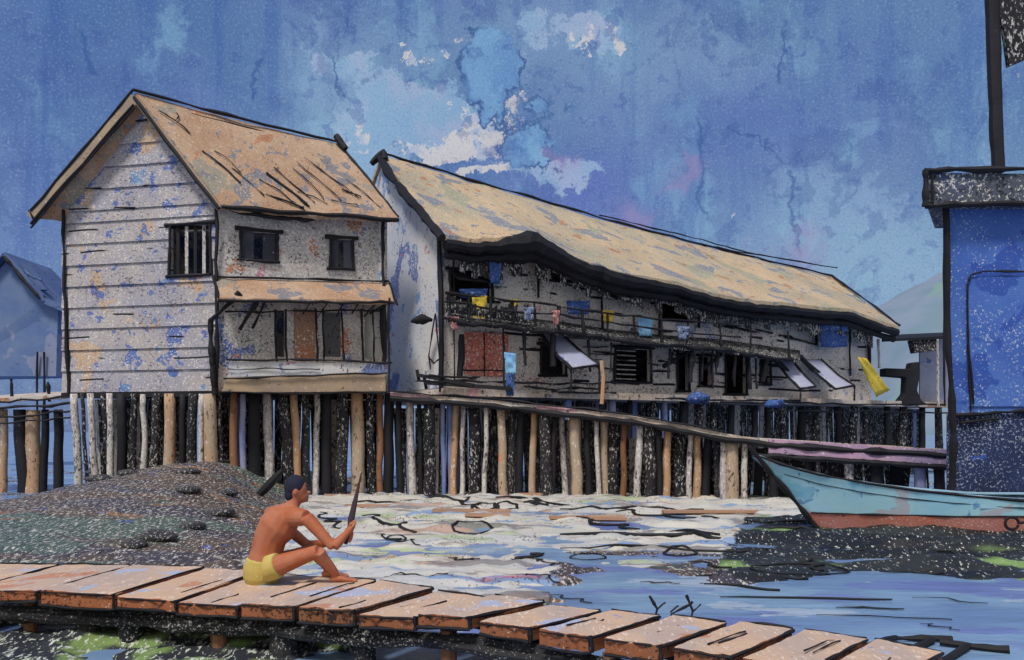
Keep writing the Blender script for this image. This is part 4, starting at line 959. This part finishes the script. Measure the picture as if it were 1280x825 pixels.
for side in (-1, 1): mb.grid([[f(side, zr(z_)*k/5)+Vector((0, side*.012, 0)) for k in range(6)] for (f, z_) in secs])
mb.build('waterline_band', 'hull_red', BO, smooth=True)
mb = MB()
for side in (-1, 1): line(mb, [f(side, 1.0)+Vector((0, 0, .01)) for (f, z_) in secs[::3]], .03, .01, 4)
mb.build('gunwale', 'tarred', BO)
mb = MB()
for side in (-1, 1): mb.grid([[f(side, .99-.0*k)+Vector((0, -side*.05*k, -.02*k)) for k in range(1, 3)]+[f(side, .6)+Vector((.03, -side*.06, 0)), Vector((f(side, .05).x+.05, Yc, .12))] for (f, z_) in secs])
mb.build('inner_planking', 'hull_inner', BO, fix=False)
mb = MB()
for side in (-1, 1): mb.grid([[f(side, 1.0)+Vector((0, 0, .035)), f(side, 1.0)+Vector((0, -side*.13*min(1, .3+i_*.2), .035))] for i_, (f, z_) in enumerate(secs)], (0, 0, -.03))
mb.build('rim', 'hull_rim', BO)
f = secs[0][0]; mb = MB(); line(mb, [f(-1, 1.08)+Vector((-.06, -.02, .03)), f(-1, .8)+Vector((-.03, -.03, 0)), f(-1, .5)+Vector((-.03, -.03, 0)), f(-1, .2)+Vector((-.03, -.03, 0)), f(-1, .0)+Vector((-.02, -.03, 0))], .055, .01, 5); mb.build('stem', 'tarred', BO)
mb = MB(); line(mb, [fz(-1, zr(z_))+Vector((0, -.015, 0)) for (fz, z_) in secs[1::3]], .018, .01, 4, v=.7); line(mb, [fz(-1, .82)+Vector((0, -.005, 0)) for (fz, z_) in secs[2:26:3]], .010, .01, 4, v=.9); mb.build('rubbing_strake', 'tarred', BO)
for i_ in (16, 24):
    fz = secs[i_][0]; a, b = fz(-1, .8), fz(1, .8); mb = MB(); mb.bar(a, b, .28, .05); mb.build('thwart', 'hull_rim', BO)
mb = MB(); pc = P(1264, 654, 14.1); mb.tube([pc+Vector((.11*math.cos(a*.5), -.02, .10*math.sin(a*.5))) for a in range(0, 13)], .025, 6); line(mb, [pc+Vector((.1, 0, 0)), pc+Vector((.35, 0, .02))], .03, .02, 4); mb.build('mooring_ring', 'tarred', BO)

# ------------------------------------------------------------------ foreground plank walk
DZ = .41
FW = thing('plank_walk', 'low walk of thick pinkish planks across the foreground', 'walkway', (-.6, 6.6, 0))
far = [(-120, 703), (0, 706), (200, 709), (330, 713), (440, 722), (580, 741), (700, 756), (830, 768), (1000, 787), (1110, 802), (1240, 826), (1400, 850)]
near = [(-200, 737), (0, 738), (60, 741), (150, 746), (310, 756), (440, 765), (600, 775), (700, 790), (830, 808), (900, 820), (1000, 838), (1160, 868)]
# each plank: joint at its near-left corner and near-right corner, then the far ends
nx = [-130, -40, 50, 145, 222, 300, 372, 448, 520, 595, 672, 752, 838, 925, 1018, 1118]
def farx(x): return x+118-(x/1120)*48
for i, (a, b) in enumerate(zip(nx, nx[1:])):
    gap = (3 if a < 560 else 9)+random.Random(i*7).uniform(-1, 5)
    pa, pb = G(a+gap*.3, interp(near, a), DZ), G(b-gap, interp(near, b), DZ)
    if a >= 222: pb2 = G(b-gap, interp(near, a)+(interp(near, b)-interp(near, a))*.75, DZ); pb = pb2
    qa, qb = G(farx(a)+gap*.3, interp(far, farx(a)), DZ), G(farx(b)-gap, interp(far, farx(b)), DZ)
    rd = random.Random(i); th = .10+rd.uniform(-.02, .02); dz = Vector((0, 0, rd.uniform(-.02, .02)))
    top = [pa+dz, pb+dz, qb+dz, qa+dz]; ctr = sum(top, Vector())/4
    mb = MB(); nu, nv = 10, 16
    rws = [[top[0].lerp(top[1], j/nu).lerp(top[3].lerp(top[2], j/nu), k/nv) for j in range(nu+1)] for k in range(nv+1)]
    for k in range(nv+1):
        for j in range(nu+1):
            p = rws[k][j]; p += Vector((.014*fb(p.y*2+i, j*.2, 1), (.05*fb(j*.5+i*3, 2) if k in (0, nv) else 0), .008*fb(p.x*5, p.y*5, i)))
    mb.grid(rws, (0, 0, -th))
    for fi, fc in enumerate(mb.f):
        c0 = sum((mb.v[q] for q in fc), Vector())/len(fc)
        nn = (mb.v[fc[1]]-mb.v[fc[0]]).cross(mb.v[fc[2]]-mb.v[fc[1]])
        if abs(nn.normalized().z) < .5: mb.mi[fi] = 1
    pl = mb.build('plank', ['plank', 'plank_end'], FW, bevel=.008)
    for _ in range(rd.choice((0, 1, 2))):
        u = rd.uniform(.2, .85); va = rd.uniform(0, .4); vb = va+rd.uniform(.25, .55); mb = MB(); zz = Vector((0, 0, .004))
        line(mb, [top[0].lerp(top[1], u).lerp(top[3].lerp(top[2], u), va)+zz, top[0].lerp(top[1], u+.03).lerp(top[3].lerp(top[2], u+.03), vb)+zz], .006, .02, 6, v=.9); mb.build('split', 'tarred_fine', pl)
    # tar-caulked arrises along the seams and the butt
    mb = MB()
    line(mb, [pa+dz+Vector((0, -.01, -.01)), pb+dz+Vector((0, -.01, -.01))], .009, .012, 5, v=.9); line(mb, [pb+dz+Vector((.004, 0, -.01)), qb+dz+Vector((.004, 0, -.01))], .011, .02, 7, v=.8)
    line(mb, [pa+dz+Vector((0, -.01, -th)), pb+dz+Vector((0, -.01, -th))], .014, .02, 5, v=.9)
    line(mb, [qa+dz, qb+dz+Vector((0, .01, 0))], .010, .02, 5, v=.8); line(mb, [pb+dz, pb+dz+Vector((.005, -.005, -th))], .017, .01, 4, v=.8)
    each(mb, 'tar_seam', 'tarred_fine', pl)
# bearers, posts
def nearp(px, dy, z): p = G(px, interp(near, px), DZ); return Vector((p.x, p.y+dy, z))
for (dy, r) in ((.16, .075), (.85, .07)):
    mb = MB(); line(mb, [nearp(x, dy, DZ-.20) for x in range(-180, 1161, 110)], r, .03, 4, 8); mb.build('bearer', 'tarred_flecked', FW)
mb = MB(); line(mb, [nearp(x, .10, .20+.02*fb(x*.01, 1)) for x in range(-180, 1161, 110)], .05, .04, 4, 8); mb.build('bearer', 'tarred_flecked', FW)
for (px, w) in ((20, .05), (95, .09), (150, .10), (262, .06), (345, .10), (450, .08), (560, .06), (660, .10), (770, .07), (880, .09), (990, .08)):
    mb = MB(); a = nearp(px, .2, DZ-.13); b = nearp(px, .2, -.3); mb.tube(wavy([a, b], .02, 5), lrad(6, w, .3), 9); mb.build('post', 'tarred_flecked' if w > .07 else 'pile_brown', FW)
# loose boards drifting at the right edge
for (x0, y0, x1, y1, lab) in ((1040, 828, 1120, 797, 'dark stick floating at the bottom right, left of the others'), (1118, 797, 1190, 799, 'dark stick lying level across the drifting ones at bottom right'), (1105, 830, 1165, 800, 'dark stick floating in the middle of the bottom right group'), (1175, 803, 1262, 812, 'long thin dark stick floating rightmost at the bottom edge'), (1170, 832, 1212, 806, 'short dark stick floating at the bottom right, under the level one')):
    a, b = G(x0, y0, .03), G(x1, y1, .03); mb = MB(); line(mb, [a, b], .035, .02, 6, v=.6); solo(mb, 'driftwood', 'tarred_fine', (a+b)/2, lab, 'driftwood', 'sticks drifting by the walk')

# ------------------------------------------------------------------ seated man
M = lambda px, py, Y: P(px, py, Y-.17)
mb = MB()
pel = M(329, 708, 7.62); ch = M(338, 672, 7.60); uc = M(356, 645, 7.60); nb = M(364, 633, 7.60); hd = M(371, 612, 7.62)
Rs = M(383, 647, 7.46); Ls = M(337, 642, 7.74); Re = M(417, 684, 7.40); Rw = M(433, 667, 7.47); Rh = M(438, 661, 7.50)
mid = lambda *a: sum(a, Vector())/len(a)
mb.tube([pel+Vector((-.01, 0, -.09)), pel, mid(pel, ch), ch, mid(ch, uc), uc, nb], [.12, .15, .135, .140, .165, .14, .06], 14, flat=.95)
mb.tube([Ls, mid(Ls, uc), uc, mid(uc, Rs), Rs], [.065, .085, .10, .085, .065], 12)
mb.tube([nb+Vector((0, 0, -.03)), hd+Vector((-.01, 0, -.06))], [.062, .056], 10)
mb.ball(hd, .085, .078, .115, 18, 12); mb.ball(hd+Vector((.035, .005, -.055)), .058, .055, .062)
mb.ball(hd+Vector((.10, .02, -.025)), .020, .014, .018); mb.ball(hd+Vector((.088, .015, -.062)), .013, .02, .008); mb.ball(hd+Vector((.075, .015, -.09)), .025, .025, .02)
mb.ball(hd+Vector((.005, -.078, -.01)), .022, .012, .034)
mb.tube([Rs, Rs.lerp(Re, .35), Rs.lerp(Re, .75), Re], [.062, .056, .046, .042], 10); mb.tube([Re, Re.lerp(Rw, .4), Rw], [.044, .043, .028], 10)
Le = M(385, 682, 7.86); Lw = M(425, 676, 7.66); Lh = M(434, 672, 7.60)
mb.tube([Ls, Ls.lerp(Le, .5), Le], [.062, .052, .042], 10); mb.tube([Le, Le.lerp(Lw, .4), Lw], [.043, .041, .027], 10)
# hands closed round the stake
sk0, sk1 = M(433, 676, 7.52), M(452, 590, 7.60)
sd = (sk1-sk0).normalized()
def hand(wr, c0, up):
    mb.tube([wr, wr.lerp(c0, .6), c0], [.027, .036, .030], 8)
    sidev = (c0-wr).normalized(); out = sd.cross(sidev).normalized()
    for k_ in range(4):
        o = sd*(.034-.022*k_); L = (.95, 1.05, 1.0, .85)[k_]; q0 = c0+o
        pts = [q0-sidev*.01+out*.018, q0+sidev*.030*L+out*.030, q0+sidev*.052*L+out*.012, q0+sidev*.050*L-out*.014, q0+sidev*.030*L-out*.026]
        mb.tube(pts, [.0105, .0105, .010, .009, .0075], 7)
    mb.tube([wr.lerp(c0, .45)-out*.012+sd*.02, c0-out*.032+sd*.030, c0+sidev*.022-out*.030+sd*.045], [.014, .0125, .010], 7)
hand(Rw, Rh, 1); hand(Lw, Lh, 1)
Rhp = M(335, 711, 7.50); Rk = M(398, 689, 7.38); Ra = M(420, 721, 7.50)
Lhp = M(335, 708, 7.73); Lk = M(394, 687, 7.72); La = M(410, 713, 7.76)
for (h_, k_, a_) in ((Rhp, Rk, Ra), (Lhp, Lk, La)):
    a_.z = DZ+.075
    mb.tube([h_, h_.lerp(k_, .3), h_.lerp(k_, .75), k_], [.095, .086, .064, .056], 12); mb.tube([k_, k_.lerp(a_, .3)+Vector((-.015, 0, 0)), k_.lerp(a_, .75), a_], [.055, .056, .040, .034], 12)
    mb.tube([a_+Vector((-.055, 0, -.045)), a_+Vector((.02, .01, -.035)), a_+Vector((.11, .03, -.052)), a_+Vector((.165, .04, -.058))], [.030, .038, .030, .018], 9, flat=.8)
    for q_ in range(5): mb.ball(a_+Vector((.165-.008*abs(q_-1), .012+.014*q_, -.060)), .018, .0085, .011, 8, 6)
man = figure('person', 'bare-backed man in yellow shorts sitting on the plank walk, holding up a stake', mb, 'skin', (pel.x, pel.y, DZ), .0075)
mb = MB()
mb.tube([pel+Vector((-.012, 0, -.15)), pel+Vector((-.012, 0, -.10)), pel+Vector((-.005, 0, -.03)), pel+Vector((.01, 0, .06))], [.125, .155, .165, .152], 16, flat=.97)
for (h_, k_) in ((Rhp, Rk), (Lhp, Lk)): mb.tube([h_+Vector((-.03, 0, 0)), h_, h_.lerp(k_, .22)], [.10, .112, .108], 14)
mb.build('shorts', 'shorts', man, remesh=.009)
mb = MB(); mb.ball(hd+Vector((-.014, -.004, .025)), .091, .086, .104, 20, 14); mb.ball(hd+Vector((-.045, -.01, -.035)), .058, .066, .072)
mb.v = [p+Vector((fb(p.x*40, p.y*40, p.z*40), fb(p.y*40, p.z*40, 2), fb(p.z*40, p.x*40, 5)))*.006 for p in mb.v]
mb.build('hair', 'hair', man, remesh=.008)
mb = MB(); L = sk1-sk0; mb.tube([sk0-L*.05, sk0+L*.2, sk0+L*.32, sk0+L*.5, sk0+L*.8, sk1], [.016, .018, .028, .023, .011, .004], 8, flat=.6)
solo(mb, 'stake', 'stake', sk0, 'dark pointed wooden stake held upright by the seated man', 'stake')

# ------------------------------------------------------------------ stones, sticks on the shore, drawn ripple lines
def on_mud(px, py):
    for k in range(400):                                   # walk the sight line out to the mud
        Y = 7.5+k*.05; p = P(px, py, Y)
        if terrain(p.x, Y)[0] >= p.z: return p
    return G(px, py, .02)
for (px, py, rx, lab) in ((125, 600, .42, 'long dark stone at the left foot of the mud bank crest'), (160, 593, .30, 'small dark stone just below the piles on the mud bank'), (236, 591, .34, 'dark stone lying highest on the mud bank'), (235, 614, .30, 'flat dark stone near the middle of the mud bank'), (284, 618, .26, 'small dark stone furthest right near the mud crest'),
                        (277, 643, .34, 'round black stone on the right side of the mud bank'), (240, 661, .26, 'slim black stone lying below the round black one'), (166, 684, .26, 'dark stone lowest on the mud, left of its larger neighbour'), (196, 673, .40, 'large dark oval stone low on the mud bank')):
    p = on_mud(px, py); mb = MB(); rx *= .72; mb.ball(p+Vector((0, 0, .03)), rx, rx*1.1, .085, 16, 9)
    mb.v = [q+Vector((fb(q.x*3, q.y*3, q.z*3), fb(q.y*3, q.x*3, 4), .3*fb(q.x*5, q.y*5, 8)))*rx*.3 for q in mb.v]
    solo(mb, 'stone', 'stone', p, lab, 'stone', 'stones on the mud bank', smooth=True)
a0 = on_mud(324, 619); b = P(353, 588, a0.y+.1); mb = MB(); q = wavy([a0-Vector((.1, 0, .12)), a0.lerp(b, .5), b], .03, 4); mb.tube(q, [.05+.05*math.sin(math.pi*k/(len(q)-1)) for k in range(len(q))], 7)
solo(mb, 'stick', 'tarred', a0, 'thick dark stick leaning out of the mud behind the seated man', 'stick')
for (px, py, L, rz, lab) in ((430, 618, .9, .1, 'brown board washed up nearest the foot of the tall house piles'), (590, 637, 1.6, .05, 'long brown board lying on the silt, left of the dark ripple lines'), (672, 618, .9, -.1, 'brown board by the foot of the boardwalk piles, mid shore'), (735, 648, 1.4, .1, 'brown board on the silt below the middle boardwalk piles'), (890, 640, 2.0, .04, 'broad brown board lying on the shore left of the boat'), (610, 645, .8, 0, 'short brown board tucked below the long brown one'), (460, 632, .9, -.1, 'short brown board just right of the held stake')):
    p = G(px, py, .05); p.z = max(terrain(p.x, p.y)[0], 0)+.02; mb = MB(); d = Vector((math.cos(rz), math.sin(rz), 0))*L/2; mb.bar(p-d, p+d, .3, .05); solo(mb, 'driftwood', 'driftwood', p, lab, 'driftwood', 'boards washed up on the silt', jitter=.05)
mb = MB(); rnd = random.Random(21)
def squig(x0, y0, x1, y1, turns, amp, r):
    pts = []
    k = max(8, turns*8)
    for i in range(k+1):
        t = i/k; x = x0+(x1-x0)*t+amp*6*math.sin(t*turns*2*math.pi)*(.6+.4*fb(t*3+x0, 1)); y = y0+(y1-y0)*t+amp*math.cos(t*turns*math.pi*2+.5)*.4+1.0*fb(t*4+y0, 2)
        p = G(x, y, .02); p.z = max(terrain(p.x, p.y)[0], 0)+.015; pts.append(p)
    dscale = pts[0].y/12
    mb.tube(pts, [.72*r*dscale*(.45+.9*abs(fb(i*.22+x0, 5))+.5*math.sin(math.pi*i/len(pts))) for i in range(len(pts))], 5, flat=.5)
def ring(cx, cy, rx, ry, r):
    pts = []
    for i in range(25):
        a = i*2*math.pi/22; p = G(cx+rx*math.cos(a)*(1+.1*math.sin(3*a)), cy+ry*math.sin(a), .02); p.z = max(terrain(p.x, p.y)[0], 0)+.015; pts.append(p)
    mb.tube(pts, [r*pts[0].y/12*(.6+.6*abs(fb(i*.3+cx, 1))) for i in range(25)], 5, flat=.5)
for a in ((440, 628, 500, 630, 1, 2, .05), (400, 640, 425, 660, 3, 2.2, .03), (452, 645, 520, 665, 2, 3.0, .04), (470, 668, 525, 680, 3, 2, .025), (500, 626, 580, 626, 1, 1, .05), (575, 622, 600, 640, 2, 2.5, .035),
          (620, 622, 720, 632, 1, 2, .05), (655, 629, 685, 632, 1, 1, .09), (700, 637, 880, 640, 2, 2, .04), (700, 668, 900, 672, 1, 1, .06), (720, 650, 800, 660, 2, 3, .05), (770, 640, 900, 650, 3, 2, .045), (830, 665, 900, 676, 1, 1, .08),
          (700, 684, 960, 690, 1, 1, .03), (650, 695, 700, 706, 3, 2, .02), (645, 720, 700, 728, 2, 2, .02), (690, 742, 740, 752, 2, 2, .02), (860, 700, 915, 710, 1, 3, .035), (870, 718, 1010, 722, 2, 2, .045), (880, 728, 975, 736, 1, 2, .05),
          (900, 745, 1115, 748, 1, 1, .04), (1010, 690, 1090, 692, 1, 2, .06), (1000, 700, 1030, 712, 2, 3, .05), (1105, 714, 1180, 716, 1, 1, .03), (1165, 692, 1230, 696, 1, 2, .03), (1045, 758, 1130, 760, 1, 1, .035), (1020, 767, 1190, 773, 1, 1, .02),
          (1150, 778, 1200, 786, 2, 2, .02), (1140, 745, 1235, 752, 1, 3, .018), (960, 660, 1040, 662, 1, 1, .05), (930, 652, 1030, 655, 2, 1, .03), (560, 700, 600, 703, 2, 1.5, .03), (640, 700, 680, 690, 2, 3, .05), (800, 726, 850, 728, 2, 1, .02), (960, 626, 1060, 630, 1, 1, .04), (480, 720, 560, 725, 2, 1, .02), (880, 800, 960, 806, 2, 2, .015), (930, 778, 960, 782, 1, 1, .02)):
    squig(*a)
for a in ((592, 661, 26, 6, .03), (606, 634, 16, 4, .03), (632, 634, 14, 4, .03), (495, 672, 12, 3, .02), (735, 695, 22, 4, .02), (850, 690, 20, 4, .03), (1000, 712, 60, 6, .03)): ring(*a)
wdn = mb.build('ripple_strokes', 'ripple_ink', None, smooth=True); struct(wdn, 'stuff')  # dark ripple lines of the water, added as thin strands
for (pts, lab) in (([(815, 785), (822, 762), (812, 745)], 'bent dark twig standing in the water left of two others'), ([(840, 788), (838, 766), (866, 752)], 'tallest dark twig, leaning right out of the water'), ([(862, 784), (866, 764), (858, 744)], 'dark twig with a hooked tip nearest the right of the twigs')):
    b0 = G(pts[0][0], pts[0][1], 0.0); mb = MB(); line(mb, [b0]+[P(x, y, b0.y) for (x, y) in pts[1:]], .014, .02, 5); line(mb, [P(*pts[1], b0.y), P(pts[1][0]+10, pts[1][1]-9, b0.y)], .01, .01, 4)
    solo(mb, 'twig', 'tarred_fine', b0, lab, 'twig', 'twigs standing in the water')
